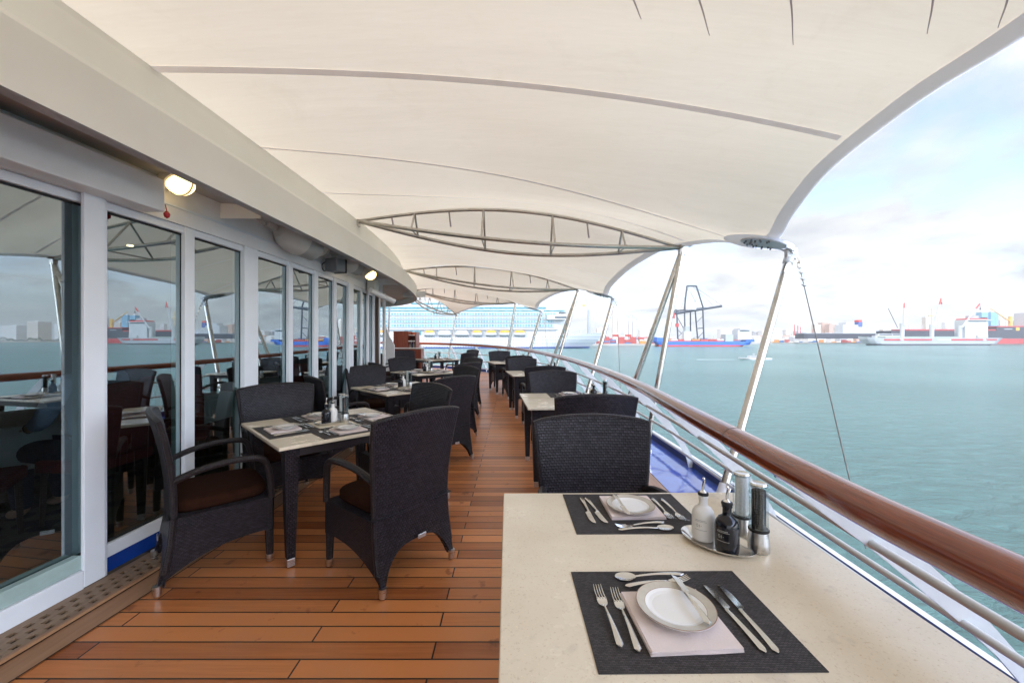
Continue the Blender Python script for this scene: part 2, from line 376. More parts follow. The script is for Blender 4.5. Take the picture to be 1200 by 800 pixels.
def mk_glass(name, f0=.2, tint=(.72, .80, .78)):
    m, nt, b, out = newmat(name)
    t = N(nt, 'ShaderNodeBsdfTransparent'); t.inputs[0].default_value = (*tint, 1)
    g = N(nt, 'ShaderNodeBsdfGlossy', Roughness=.004); g.inputs[0].default_value = (.84, .96, 1.0, 1)
    ge = N(nt, 'ShaderNodeNewGeometry'); dt = N(nt, 'ShaderNodeVectorMath', operation='DOT_PRODUCT')
    nt.links.new(ge.outputs['Incoming'], dt.inputs[0]); nt.links.new(ge.outputs['Normal'], dt.inputs[1])
    ab = N(nt, 'ShaderNodeMath', operation='ABSOLUTE'); nt.links.new(dt.outputs['Value'], ab.inputs[0])
    om = N(nt, 'ShaderNodeMath', operation='SUBTRACT'); om.inputs[0].default_value = 1; nt.links.new(ab.outputs[0], om.inputs[1])
    pw = N(nt, 'ShaderNodeMath', operation='POWER'); pw.inputs[1].default_value = 5; nt.links.new(om.outputs[0], pw.inputs[0])
    fa = N(nt, 'ShaderNodeMath', operation='MULTIPLY_ADD'); fa.inputs[1].default_value = 1 - f0; fa.inputs[2].default_value = f0; nt.links.new(pw.outputs[0], fa.inputs[0])
    mx = N(nt, 'ShaderNodeMixShader'); nt.links.new(fa.outputs[0], mx.inputs[0]); nt.links.new(t.outputs[0], mx.inputs[1]); nt.links.new(g.outputs[0], mx.inputs[2]); nt.links.new(mx.outputs[0], out.inputs[0])
    return m
M['glass'] = mk_glass('window_glass', .38, (.45, .56, .57))
M['clear'] = mk_glass('clear_glass', .12, (.90, .93, .93))
M['teal'] = mat('teal_ship_glass', (.09, .24, .28), .25, var=.25, scale=.3)

def emis(name, col, st):
    m, nt, b, out = newmat(name); b.inputs['Base Color'].default_value = (*col, 1)
    b.inputs['Emission Color'].default_value = (*col, 1); b.inputs['Emission Strength'].default_value = st; return m
M['lamp'] = emis('lit_lamp_glass', (1, .70, .28), 1.3)
M['downlight'] = emis('small_downlight', (1, .75, .4), 6)

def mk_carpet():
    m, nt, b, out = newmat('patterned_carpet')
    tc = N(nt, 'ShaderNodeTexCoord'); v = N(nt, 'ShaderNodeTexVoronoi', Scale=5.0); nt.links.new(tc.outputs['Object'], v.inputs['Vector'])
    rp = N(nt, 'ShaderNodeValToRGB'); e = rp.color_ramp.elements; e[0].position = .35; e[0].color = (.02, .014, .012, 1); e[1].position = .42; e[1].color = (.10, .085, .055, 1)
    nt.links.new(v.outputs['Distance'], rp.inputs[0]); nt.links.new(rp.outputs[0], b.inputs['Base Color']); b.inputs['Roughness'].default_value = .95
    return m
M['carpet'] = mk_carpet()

def mk_water():
    m, nt, b, out = newmat('harbour_water')
    tc = N(nt, 'ShaderNodeTexCoord')
    mp = N(nt, 'ShaderNodeMapping'); mp.inputs['Scale'].default_value = (.55, 1.0, 1); mp.inputs['Rotation'].default_value = (0, 0, R(12))
    nt.links.new(tc.outputs['Object'], mp.inputs['Vector'])
    n1 = N(nt, 'ShaderNodeTexNoise', Scale=.62, Detail=8.0, Roughness=.66, Distortion=.6); n2 = N(nt, 'ShaderNodeTexNoise', Scale=.012, Detail=4.0)
    nt.links.new(mp.outputs[0], n1.inputs['Vector']); nt.links.new(tc.outputs['Object'], n2.inputs['Vector'])
    rp = N(nt, 'ShaderNodeValToRGB'); e = rp.color_ramp.elements; e[0].position = .3; e[0].color = (.070, .160, .156, 1); e[1].position = .7; e[1].color = (.105, .215, .208, 1)
    nt.links.new(n2.outputs['Fac'], rp.inputs[0]); nt.links.new(rp.outputs[0], b.inputs['Base Color'])
    b.inputs['Roughness'].default_value = .22; b.inputs['IOR'].default_value = 1.33
    bp = N(nt, 'ShaderNodeBump', Strength=1.0, Distance=1.5); nt.links.new(n1.outputs['Fac'], bp.inputs['Height']); nt.links.new(bp.outputs[0], b.inputs['Normal'])
    return m
M['water'] = mk_water()

# ------------------------------------------------------------------ camera, light, sky
cam = bpy.data.cameras.new('camera'); co = bpy.data.objects.new('camera', cam); COL.objects.link(co)
cam.sensor_width = 36; cam.lens = 36 * F / 1200; cam.clip_start = .05; cam.clip_end = 20000
cam.shift_y = -(400 - HY) / 1200
co.location = (0, 0, CAMZ); co.rotation_euler = (R(90), 0, 0); S.camera = co
S.render.resolution_x = 1024; S.render.resolution_y = 682
S.view_settings.view_transform = 'Standard'; S.view_settings.look = 'None'; S.view_settings.exposure = 1.52; S.view_settings.gamma = 1
SUNV = Vector((-.38, -.55, .75)).normalized()
el = math.asin(SUNV.z)
sl = bpy.data.lights.new('sun', 'SUN'); sl.energy = 1.7; sl.angle = R(10); sl.color = (1, .96, .90)
so = bpy.data.objects.new('sun', sl); COL.objects.link(so); so.rotation_euler = SUNV.to_track_quat('Z', 'Y').to_euler()
W = bpy.data.worlds.new('World'); S.world = W; W.use_nodes = True
nt = W.node_tree; bg = nt.nodes['Background']
sky = N(nt, 'ShaderNodeTexSky'); sky.sky_type = 'NISHITA'; sky.sun_disc = False; sky.sun_elevation = el; sky.sun_rotation = math.atan2(SUNV.x, SUNV.y)
sky.air_density = 1.0; sky.dust_density = 1.5
tc = N(nt, 'ShaderNodeTexCoord'); sx = N(nt, 'ShaderNodeSeparateXYZ'); nt.links.new(tc.outputs['Generated'], sx.inputs[0])
za = N(nt, 'ShaderNodeMath', operation='ADD'); za.inputs[1].default_value = .22; nt.links.new(sx.outputs[2], za.inputs[0])
zm = N(nt, 'ShaderNodeMath', operation='MAXIMUM'); zm.inputs[1].default_value = .08; nt.links.new(za.outputs[0], zm.inputs[0])
iv = N(nt, 'ShaderNodeMath', operation='DIVIDE'); iv.inputs[0].default_value = 1; nt.links.new(zm.outputs[0], iv.inputs[1])
vs = N(nt, 'ShaderNodeVectorMath', operation='SCALE'); nt.links.new(tc.outputs['Generated'], vs.inputs[0]); nt.links.new(iv.outputs[0], vs.inputs['Scale'])
mp = N(nt, 'ShaderNodeMapping'); mp.inputs['Location'].default_value = (.35, 2.0, 0); nt.links.new(vs.outputs[0], mp.inputs['Vector'])
c1 = N(nt, 'ShaderNodeTexNoise', Scale=1.25, Detail=9.0, Roughness=.58, Distortion=.25); nt.links.new(mp.outputs[0], c1.inputs['Vector'])
r1 = N(nt, 'ShaderNodeValToRGB'); e = r1.color_ramp.elements; e[0].position = .41; e[0].color = (.22, .22, .22, 1); e[1].position = .56; e[1].color = (1, 1, 1, 1)
nt.links.new(c1.outputs['Fac'], r1.inputs[0])
c2 = N(nt, 'ShaderNodeTexNoise', Scale=2.2, Detail=8.0, Roughness=.55, Distortion=.2); nt.links.new(mp.outputs[0], c2.inputs['Vector'])
r2 = N(nt, 'ShaderNodeValToRGB'); e = r2.color_ramp.elements; e[0].position = .36; e[0].color = (2.62, 2.76, 2.98, 1); e[1].position = .60; e[1].color = (3.7, 3.73, 3.8, 1)
nt.links.new(c2.outputs['Fac'], r2.inputs[0])
hz = N(nt, 'ShaderNodeMapRange'); hz.inputs['From Min'].default_value = .42; hz.inputs['From Max'].default_value = .02; hz.inputs['To Min'].default_value = 0; hz.inputs['To Max'].default_value = .8; nt.links.new(sx.outputs[2], hz.inputs['Value'])
mxa = N(nt, 'ShaderNodeMath', operation='MAXIMUM'); nt.links.new(r1.outputs[0], mxa.inputs[0]); nt.links.new(hz.outputs[0], mxa.inputs[1])
ss = N(nt, 'ShaderNodeVectorMath', operation='MULTIPLY'); ss.inputs[1].default_value = (1.22, 1.18, 1.24); nt.links.new(sky.outputs[0], ss.inputs[0])
mc = N(nt, 'ShaderNodeMix', data_type='RGBA'); nt.links.new(mxa.outputs[0], mc.inputs[0]); nt.links.new(ss.outputs[0], mc.inputs[6]); nt.links.new(r2.outputs[0], mc.inputs[7])
gd = N(nt, 'ShaderNodeVectorMath', operation='DOT_PRODUCT'); nt.links.new(tc.outputs['Generated'], gd.inputs[0]); gd.inputs[1].default_value = Vector((.70, -.62, .38)).normalized()  # glow lobe added to the unseen sky behind the camera as fill light
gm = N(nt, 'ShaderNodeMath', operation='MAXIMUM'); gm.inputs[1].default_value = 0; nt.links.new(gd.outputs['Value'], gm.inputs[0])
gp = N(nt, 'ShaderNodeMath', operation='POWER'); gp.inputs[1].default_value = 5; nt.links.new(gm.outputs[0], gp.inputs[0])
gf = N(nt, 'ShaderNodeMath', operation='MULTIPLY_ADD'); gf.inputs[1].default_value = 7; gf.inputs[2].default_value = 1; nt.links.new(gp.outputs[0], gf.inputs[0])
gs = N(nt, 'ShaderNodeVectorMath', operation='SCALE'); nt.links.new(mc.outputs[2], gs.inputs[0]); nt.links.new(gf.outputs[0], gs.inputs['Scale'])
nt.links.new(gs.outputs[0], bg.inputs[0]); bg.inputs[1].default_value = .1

# ------------------------------------------------------------------ plan curves
def curve2(pts, n=10): return catmull([(p[0], p[1], 0) for p in pts], n)
def xat(tab, y): return interp([(b, a) for a, b in tab], y)
E_pts = [(1.93, -4), (1.94, -2), (1.95, 0), (1.96, 2), (2.0, 3.8), (2.0, 4.8), (1.97, 6), (1.88, 7.5), (1.66, 9.2), (1.15, 11.1), (.2, 13.1), (-1.0, 14.7), (-3, 15.9), (-6, 16.6), (-12, 16.8)]
R_pts = [(.95, -4), (.95, -2), (.935, 0), (.935, .73), (.94, 1.1), (1.0, 1.77), (1.04, 2.2), (1.11, 2.88), (1.19, 3.72), (1.245, 4.89), (1.24, 6.4), (1.10, 8.3), (.69, 10.5), (0, 12.4), (-1.2, 14), (-3, 15.1), (-6, 15.8), (-12, 16)]
E_c = curve2(E_pts); R_c = curve2(R_pts)
def wallX(y): return -2.33 - .020 * (y - 4) ** 2 if y < 4 else -2.33 - .0165 * (y - 4) ** 2
def solve_px(px):
    lo, hi = .4, 30
    for _ in range(60):
        m_ = (lo + hi) / 2
        if wallX(m_) / m_ < (px - CX) / F: lo = m_
        else: hi = m_
    return lo

def strip(mb, A, B, uvs=False):
    b = len(mb.v); n = len(A)
    mb.v += [tuple(a) for a in A] + [tuple(x) for x in B]
    for i in range(n - 1): mb.face((b + i, b + i + 1, b + n + i + 1, b + n + i), [(0, i), (0, i + 1), (1, i + 1), (1, i)])

def perp(C, i):
    t = (C[min(i + 1, len(C) - 1)] - C[max(i - 1, 0)]).normalized(); return Vector((t.y, -t.x, 0))  # outboard (right of travel)

def offset(C, d, z=0, sh=True):
    out = []
    for i, p in enumerate(C):
        dd = d(i) if callable(d) else d
        q = p + perp(C, i) * dd; out.append(Vector((q.x, q.y, z + (sheer(q.y) if sh else 0))))
    return out

# deck: wall line -> outer edge, rows by y
def ex(y):
    best = None
    for a, b in zip(E_c, E_c[1:]):
        if (a.y - y) * (b.y - y) <= 0 and a.y != b.y:
            return a.x + (b.x - a.x) * (y - a.y) / (b.y - a.y)
    return -12
def wl(y): return wallX(y) if y < 8.1 else (-2.61 - (y - 8.1) * .9 if y < 11 else -5.2 - (y - 11) * 3)
mb = MB()
ys = [-4 + .25 * i for i in range(0, 83)]
rows = []
for y in ys:
    if y > 16.7: break
    xo = ex(y) - .02; xi = max(wl(y) - .3, -11) if y < 12.5 else -11
    rows.append([Vector((xi + (xo - xi) * k / 12, y, sheer(y))) for k in range(13)])
for a, b in zip(rows, rows[1:]): strip(mb, a, b)
o = mb.build('deck', M['deck'], smooth=True); tag(o, kind='structure')

# water way (blue gutter) between planks and edge
def bw(i):
    y = E_c[i].y; return -interp([(-4, .57), (4, .57), (6, .52), (8, .42), (11, .3), (13, .15), (16, .12)], y)
A = offset(E_c, bw, .004); B = offset(E_c, -.05, .004)
mb = MB(); strip(mb, A, B); o = mb.build('waterway', None or M['blue'], smooth=True); tag(o, kind='structure')

def mk_wet():
    m, nt, b, out = newmat('wet_blue_paint')
    tc = N(nt, 'ShaderNodeTexCoord'); n1 = N(nt, 'ShaderNodeTexNoise', Scale=3.2, Detail=9.0, Roughness=.62, Distortion=.5); nt.links.new(tc.outputs['Object'], n1.inputs['Vector'])
    rp = N(nt, 'ShaderNodeValToRGB'); e = rp.color_ramp.elements; e[0].position = .40; e[0].color = (.004, .045, .42, 1); e[1].position = .60; e[1].color = (.010, .09, .55, 1)
    nt.links.new(n1.outputs['Fac'], rp.inputs[0]); nt.links.new(rp.outputs[0], b.inputs['Base Color']); b.inputs['Roughness'].default_value = .45
    r2 = N(nt, 'ShaderNodeValToRGB'); e = r2.color_ramp.elements; e[0].position = .36; e[0].color = (.12, .12, .12, 1); e[1].position = .44; e[1].color = (1, 1, 1, 1)
    nt.links.new(n1.outputs['Fac'], r2.inputs[0]); nt.links.new(r2.outputs[0], b.inputs['Coat Weight'])
    b.inputs['Coat Roughness'].default_value = .02; b.inputs['Coat IOR'].default_value = 3.8
    n2 = N(nt, 'ShaderNodeTexNoise', Scale=14.0, Detail=3.0); nt.links.new(tc.outputs['Object'], n2.inputs['Vector'])
    bp = N(nt, 'ShaderNodeBump', Strength=.15, Distance=.01); nt.links.new(n2.outputs['Fac'], bp.inputs['Height'])
    nt.links.new(bp.outputs[0], b.inputs['Normal']); nt.links.new(bp.outputs[0], b.inputs['Coat Normal'])
    return m
o.data.materials.clear(); o.data.materials.append(mk_wet())
# margin plank beside the waterway
def bw2(i): return bw(i) - .135
mb = MB(); strip(mb, offset(E_c, bw2, .005), offset(E_c, lambda i: bw(i) - .004, .005)); o = mb.build('margin_planks_outer', wood_mat('pale_teak_margin', (.36, .21, .14), (.46, .29, .20), .5, (9, .8, 9), 4)); tag(o, kind='structure')
mb = MB(); strip(mb, offset(E_c, lambda i: bw2(i) - .008, .0045), offset(E_c, lambda i: bw2(i), .0055)); strip(mb, offset(E_c, lambda i: bw(i) - .004, .0055), offset(E_c, lambda i: bw(i) + .003, .0055))
o = mb.build('margin_caulking', M['joint']); tag(o, kind='structure')
# kerb at deck edge, hull side
mb = MB()
prof = [(-.05, 0), (-.045, .075), (-.02, .09), (.02, .09), (.04, .07), (.05, -.35), (.10, -.6), (.10, -12.4)]
for (o1, z1), (o2, z2) in zip(prof, prof[1:]):
    strip(mb, offset(E_c, o1, z1, z1 > -1), offset(E_c, o2, z2, z2 > -1))
mb.build('hull_side', [M['white']], smooth=True); bpy.data.objects['hull_side']['kind'] = 'structure'
mb = MB(); strip(mb, offset(E_c, -.056, .004), offset(E_c, -.051, .078)); strip(mb, offset(E_c, -.051, .078), offset(E_c, -.024, .093))
o = mb.build('deck_kerb', mat('shaded_kerb_blue', (.006, .018, .10), .3), smooth=True); tag(o, kind='structure')  # kerb blue darkened to carry the shade on its inner face

# inner margin plank and drain channel along the window wall
ysw = [-3 + .1 * i for i in range(0, 112)]
def wpt(y, d, z): 
    t = Vector((wallX(y + .01) - wallX(y), .01, 0)).normalized(); q = Vector((wallX(y), y, 0)) + Vector((t.y, -t.x, 0)) * d
    return Vector((q.x, q.y, z + sheer(q.y)))
mb = MB(); strip(mb, [wpt(y, .262, .006) for y in ysw], [wpt(y, .40, .006) for y in ysw]); o = mb.build('margin_planks_inner', M['margin']); tag(o, kind='structure')
mb = MB(); strip(mb, [wpt(y, .40, .0065) for y in ysw], [wpt(y, .407, .0065) for y in ysw]); strip(mb, [wpt(y, .252, .0075) for y in ysw], [wpt(y, .262, .0075) for y in ysw]); o = mb.build('inner_caulking', M['joint']); tag(o, kind='structure')

# pierced wooden drain cover
dc = empty('drain_cover', (0, 0, 0), 0, 'long wooden drain cover pierced with square holes at the foot of the windows', 'drain cover')
mb = MB(); pitch = .062; n = int(8.6 / (pitch / 2)); y0 = -.6
rowsd = [(.03, .075), (.075, .105, 1), (.105, .13), (.13, .16, 2), (.16, .185), (.185, .215, 1), (.215, .25)]
for i in range(n):
    ya, yb = y0 + i * pitch / 2, y0 + (i + 1) * pitch / 2
    for r in rowsd:
        if len(r) == 3 and (i % 2 == (r[2] % 2)): continue
        q = [wpt(ya, r[0], .018), wpt(ya, r[1], .018), wpt(yb, r[1], .018), wpt(yb, r[0], .018)]
        mb.add(q, [(0, 1, 2, 3)])
        q2 = [p - Vector((0, 0, .012)) for p in q]
        mb.add(q + q2, [(0, 4, 5, 1), (1, 5, 6, 2), (2, 6, 7, 3), (3, 7, 4, 0)])
mb.build('grating', M['grate'], dc)
mb = MB(); strip(mb, [wpt(y, .252, .005) for y in ysw], [wpt(y, .252, .022) for y in ysw]); strip(mb, [wpt(y, .252, .022) for y in ysw], [wpt(y, .236, .022) for y in ysw])
mb.build('edge_strip', M['margin'], dc)
mb = MB(); strip(mb, [wpt(y, .0, .0025) for y in ysw], [wpt(y, .25, .0025) for y in ysw]); o = mb.build('channel', M['channel'], dc)

# ------------------------------------------------------------------ window wall
def on_wall(px, d, py):
    lo, hi = .4, 30
    for _ in range(60):
        m_ = (lo + hi) / 2
        if (wallX(m_) + d) / m_ < (px - CX) / F: lo = m_
        else: hi = m_
    return Vector((wallX(lo) + d, lo, CAMZ + (HY - py) * lo / F))
ZT = 2.155; ZH = 2.52
ww = empty('window_wall', (0, 0, 0), 0, 'white framed wall of tall glass sliding windows curving along the deck', 'window wall')
panes_px = [(-330, -80), (-62, 107), (125, 217.5), (229, 286), (302, 339), (344, 369), (373.5, 392), (395, 408.5), (414, 424), (425.3, 431.3), (433, 438)]
edges = []
for a, b in panes_px: edges.append((solve_px(a), solve_px(b)))
def seg_prism(mb, ya, yb, z0, z1, d0, d1, n=3):
    """block along the wall from ya to yb, offset d0..d1 outwards"""
    for k in range(n):
        a = ya + (yb - ya) * k / n; b = ya + (yb - ya) * (k + 1) / n
        P = [wpt(a, d0, 0), wpt(a, d1, 0), wpt(b, d1, 0), wpt(b, d0, 0)]
        vs = [Vector((p.x, p.y, z0)) for p in P] + [Vector((p.x, p.y, z1)) for p in P]
        fs = [(0, 3, 2, 1), (4, 5, 6, 7), (0, 4, 7, 3), (1, 2, 6, 5)]
        if k == 0: fs.append((0, 1, 5, 4))
        if k == n - 1: fs.append((2, 3, 7, 6))
        mb.add(vs, fs)
for i, (ya, yb) in enumerate(edges):
    mb = MB(); strip(mb, [wpt(ya, -.04, .17), wpt(yb, -.04, .17)], [wpt(ya, -.04, ZT), wpt(yb, -.04, ZT)]); mb.build('window_pane', M['glass'], ww)
    # frame round the pane
    f = MB(); t = .03
    seg_prism(f, ya, yb, .10, .18, -.07, -.012, 1); seg_prism(f, ya, yb, ZT, ZT + .05, -.07, -.012, 1)
    f.build('window_frame', M['frame'], ww, bevel=.004)
    gk = MB(); seg_prism(gk, ya, yb, .181, .191, -.039, -.032, 1); seg_prism(gk, ya, yb, ZT - .012, ZT - .001, -.039, -.032, 1); gk.build('gasket', M['rubber'], ww)
    s = MB(); seg_prism(s, ya - .03, yb + .03, 0.003, .10, -.08, -.02 if i > 1 else -.03, 2)
    s.build('sill', M['frame'] if i <= 1 else M['blue'], ww)
    g = MB(); seg_prism(g, yb - .035, yb, .181, ZT - .002, -.075, -.042, 1)   # greenish glass edge / inner sash
    g.build('sash', mat('greenish_sash', (.35, .47, .45), .35) if i < 3 else M['sash'], ww)
    if i == 2: M['sash'] = g and bpy.data.materials['greenish_sash.002'] if 'greenish_sash.002' in bpy.data.materials else bpy.data.materials['greenish_sash']
    nxt = edges[i + 1][0] if i + 1 < len(edges) else yb + .12
    p = MB(); w_ = nxt - yb
    seg_prism(p, yb, nxt, .004 if i > 0 else .004, ZT + .05, -.036, .006 if i in (1, 3, 7) else -.004, 1)
    p.build('post', M['frame'], ww, bevel=.004)
    if i == 1:
        q = MB(); seg_prism(q, yb - .06, yb + .05, .02, ZT + .06, .008, .03, 1); q.build('door_stile', M['frame'], ww, bevel=.004)
        q = MB(); seg_prism(q, edges[1][0] - .1, yb - .06, .004, .12, -.01, .03, 3); q.build('door_rail', M['frame'], ww, bevel=.004)
        q = MB(); seg_prism(q, edges[1][0] - .1, yb - .06, .121, .20, -.034, .012, 3); q.build('door_sill', bpy.data.materials['greenish_sash'], ww, bevel=.003)
h = MB(); seg_prism(h, -4, 8.0, ZT + .052, ZH + .35, -.10, .0, 40); h.build('header', M['white'], ww)
h = MB(); seg_prism(h, -4, 8.0, ZT + .16, ZT + .175, .0, .006, 40); h.build('header_trim', M['frame'], ww)
# roller housing over the first windows
h = MB(); seg_prism(h, -1, on_wall(195, .15, 0).y, 2.205, 2.41, .01, .15, 10); bb = h.build('blind_housing', M['white'], None, bevel=.008)
tag(bb, 'long white blind housing box above the two nearest windows', 'blind housing')
h = MB(); yq = on_wall(197, .16, 0).y; h.lathe([(.0, 0), (.014, .01), (.018, .03), (.008, .045), (0, .05)], wpt(yq, .16, ZT + .01), 12); 
h.tube([wpt(yq, .16, ZT + .055), wpt(yq, .15, ZT + .1)], .003, 6)
o = h.build('pull_knob', M['red'], None, smooth=True); tag(o, 'small red pull knob hanging at the end of the blind housing', 'knob')
# end of the wall: door post, white cheek
yE = edges[-1][1] + .12
p = MB(); seg_prism(p, yE, yE + .10, .02, 2.3, -.1, .05, 1); p.build('corner_post', M['darkwood'], ww)
p = MB(); seg_prism(p, yE + .103, yE + .24, .02, 2.3, -.1, .04, 1); p.build('corner_frame', M['frame'], ww)
cw = MB(); 
for k in range(8):
    a = k / 8; b = (k + 1) / 8
    def pc(t): return Vector((wallX(yE + .25) - .02 - t * 2.6, yE + .25 + .9 * math.sin(t * 1.6), 0))
    A_, B_ = pc(a), pc(b)
    cw.add([(A_.x, A_.y, .02), (B_.x, B_.y, .02), (B_.x, B_.y, 2.7), (A_.x, A_.y, 2.7)], [(0, 1, 2, 3)])
cw.build('end_wall', M['white'], ww, smooth=True)

# ------------------------------------------------------------------ dining room behind the glass
rm = empty('dining_room', (0, 0, 0), 0, 'dim dining room interior seen behind the glass windows', 'room')
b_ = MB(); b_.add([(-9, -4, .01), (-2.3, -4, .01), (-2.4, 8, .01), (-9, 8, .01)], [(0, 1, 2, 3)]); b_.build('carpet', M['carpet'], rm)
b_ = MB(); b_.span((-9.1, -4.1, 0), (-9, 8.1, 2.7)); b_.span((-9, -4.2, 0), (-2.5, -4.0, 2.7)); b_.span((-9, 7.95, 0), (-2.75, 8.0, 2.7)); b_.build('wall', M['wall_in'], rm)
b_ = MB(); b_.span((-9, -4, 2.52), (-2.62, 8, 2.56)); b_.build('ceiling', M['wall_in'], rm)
for k in range(8):
    l = MB(); l.lathe([(.03, 0), (.03, -.008)], (-3.3 - (k % 2) * 1.3, -.2 + k * 1.0, 2.515), 12); l.build('downlight', M['downlight'], rm)
def in_chair(x, y, rz, label):
    c = empty('dining_chair', (x, y, .01), rz, label, 'chair', 'red chairs in the dining room')
    q = MB(); q.box((0, 0, .44), (.48, .46, .09)); q.build('seat', M['redchair'], c, bevel=.02)
    q = MB(); q.grid(lambda u, v: ((u - .5) * .46, -.22 - .03 * v + .04 * (1 - (2 * u - 1) ** 2) * -1, .48 + v * .55 + .02 * (1 - (2 * u - 1) ** 2)), 8, 6)
    bk = q.build('backrest', M['redchair'], c, smooth=True); sm = bk.modifiers.new('s', 'SOLIDIFY'); sm.thickness = .05
    for sx_ in (-1, 1):
        for sy_ in (-1, 1):
            q = MB(); q.tube([(sx_ * .21, sy_ * .2, 0), (sx_ * .2, sy_ * .19, .4)], [.015, .022], 8); q.build('leg', M['darkwood'], c)
    return c
def in_table(x, y, label, rnd=False):
    c = empty('dining_table', (x, y, .01), 0, label, 'table')
    q = MB()
    if rnd: q.lathe([(.02, .73), (.55, .735), (.56, .725), (.555, .62), (.57, .5), (.555, .40)], (0, 0, 0), 40)
    else:
        q.grid(lambda u, v: ((u - .5) * .95 * (1 + .04 * math.sin(v * 9)), 0, 0), 1, 1) if False else None
        q.span((-.45, -.45, .73), (.45, .45, .745))
        q.grid(lambda u, v: (.453 * max(-1, min(1, 1.9 * math.cos(2 * math.pi * u))) * (1 + .03 * v), .453 * max(-1, min(1, 1.9 * math.sin(2 * math.pi * u))) * (1 + .03 * v), .743 - .30 * v - .12 * v * abs(math.sin(4 * math.pi * u + .8)) * 0), 48, 4, closeu=True)
    q.build('tablecloth', M['cloth'], c, smooth=True)
    q = MB(); q.lathe([(.25, 0), (.24, .03), (.05, .06), (.05, .72)], (0, 0, 0), 20); q.build('pedestal', M['darkwood'], c, smooth=True)
in_table(-4.15, 3.25, 'round white clothed table inside behind the nearest window', True)
in_table(-3.85, 4.4, 'square white clothed table inside behind the second window')
in_table(-3.6, 6.4, 'square white clothed table inside behind the far windows')
in_chair(-3.55, 2.55, R(35), 'dark red chair inside at the left edge of the nearest window')
in_chair(-3.3, 3.95, R(30), 'dark red chair inside before the square table behind the second window')
in_chair(-4.5, 4.6, R(-70), 'dark red chair inside on the room side of the square table behind the second window')
in_chair(-2.9, 5.55, R(10), 'dark red chair inside behind the third window')
in_chair(-3.9, 6.0, R(-60), 'dark red chair deepest inside behind the far windows')

# seated person at the round table
def person():
    c = empty('person', (-3.30, 3.15, .01), R(88), 'person in light blue shirt seated inside behind the nearest window, hands on the lap', 'person')
    V = [(0, 0, .52), (0, -.01, .68), (0, 0, .88), (0, .01, 1.02), (0, .02, 1.12), (0, .03, 1.20), (0, .04, 1.30), (0, .045, 1.37),
         (-.10, .02, .51), (-.13, .30, .53), (-.13, .46, .50), (-.13, .44, .28), (-.13, .42, .07), (-.13, .54, .04),
         (.10, .02, .51), (.13, .30, .53), (.13, .46, .50), (.13, .44, .28), (.13, .42, .07), (.13, .54, .04),
         (-.19, .01, 1.06), (-.25, .04, .92), (-.27, .08, .80), (-.22, .22, .73), (-.17, .34, .70),
         (.19, .01, 1.06), (.25, .04, .92), (.27, .08, .80), (.22, .22, .73), (.17, .34, .70)]
    Ed = [(0, 1), (1, 2), (2, 3), (3, 4), (4, 5), (5, 6), (6, 7), (0, 8), (8, 9), (9, 10), (10, 11), (11, 12), (12, 13), (0, 14), (14, 15), (15, 16), (16, 17), (17, 18), (18, 19),
          (3, 20), (20, 21), (21, 22), (22, 23), (23, 24), (3, 25), (25, 26), (26, 27), (27, 28), (28, 29)]
    rad = [.14, .135, .145, .13, .06, .055, .09, .08, .10, .085, .07, .058, .045, .035, .10, .085, .07, .058, .045, .035, .062, .052, .045, .036, .026, .062, .052, .045, .036, .026]
    def skin_obj(name, V, Ed, rad, mats, parent, sub=2):
        me = bpy.data.meshes.new(name); me.from_pydata(V, Ed, []); o = bpy.data.objects.new(name, me); COL.objects.link(o); o.parent = parent
        o.modifiers.new('skin', 'SKIN').use_smooth_shade = True
        for i, r_ in enumerate(rad): me.skin_vertices[0].data[i].radius = (r_, r_)
        me.skin_vertices[0].data[0].use_root = True
        s_ = o.modifiers.new('sub', 'SUBSURF'); s_.levels = sub; s_.render_levels = sub
        me.materials.append(mats); return o
    body = skin_obj('body', V, Ed, rad, M['skin'], c)
    # shirt: same torso and sleeves, slightly larger
    idx = [0, 1, 2, 3, 20, 21, 22, 23, 25, 26, 27, 28]; mp_ = {v: i for i, v in enumerate(idx)}
    e2 = [(mp_[a], mp_[b]) for a, b in Ed if a in mp_ and b in mp_]
    skin_obj('shirt', [V[i] for i in idx], e2, [rad[i] + .016 for i in idx], M['shirt'], c)
    idx2 = [0, 8, 9, 10, 11, 12, 14, 15, 16, 17, 18]; mp2 = {v: i for i, v in enumerate(idx2)}
    e3 = [(mp2[a], mp2[b]) for a, b in Ed if a in mp2 and b in mp2]
    skin_obj('trousers', [V[i] for i in idx2], e3, [rad[i] + .014 for i in idx2], M['trousers'], c)
    hd = MB(); hd.lathe([(.02, -.10), (.06, -.09), (.075, -.03), (.085, .04), (.075, .10), (.04, .135), (.005, .145)], (0, .03, 1.335), 20, .95, 1.1); hd.build('hair', M['hair'], c, smooth=True)
    for s_ in (-1, 1):
        for k, (dx, L) in enumerate([(-.024, .060), (-.008, .075), (.008, .080), (.024, .070)]):
            b0 = Vector((s_ * .165 + dx, .355, .70)); skin_obj('finger', [b0, b0 + Vector((0, L * .55, -.012)), b0 + Vector((0, L, -.035))], [(0, 1), (1, 2)], [.010, .009, .007], M['skin'], c, 1)
        b0 = Vector((s_ * .165 - s_ * .03, .33, .70)); skin_obj('thumb', [b0, b0 + Vector((-s_ * .03, .03, -.008)), b0 + Vector((-s_ * .035, .055, -.02))], [(0, 1), (1, 2)], [.011, .010, .008], M['skin'], c, 1)
        w = MB(); 
        if s_ < 0:
            w.tube([(-.19 + .031 * math.cos(a * .524), .30 + .01 * math.sin(a * .524), .713 + .031 * math.sin(a * .524)) for a in range(12)], .004, 6, closed=True); w.build('bracelet', M['steel'], c, smooth=True)
person()
in_chair(-3.27, 3.15, R(88), 'dark red chair inside carrying the seated person')

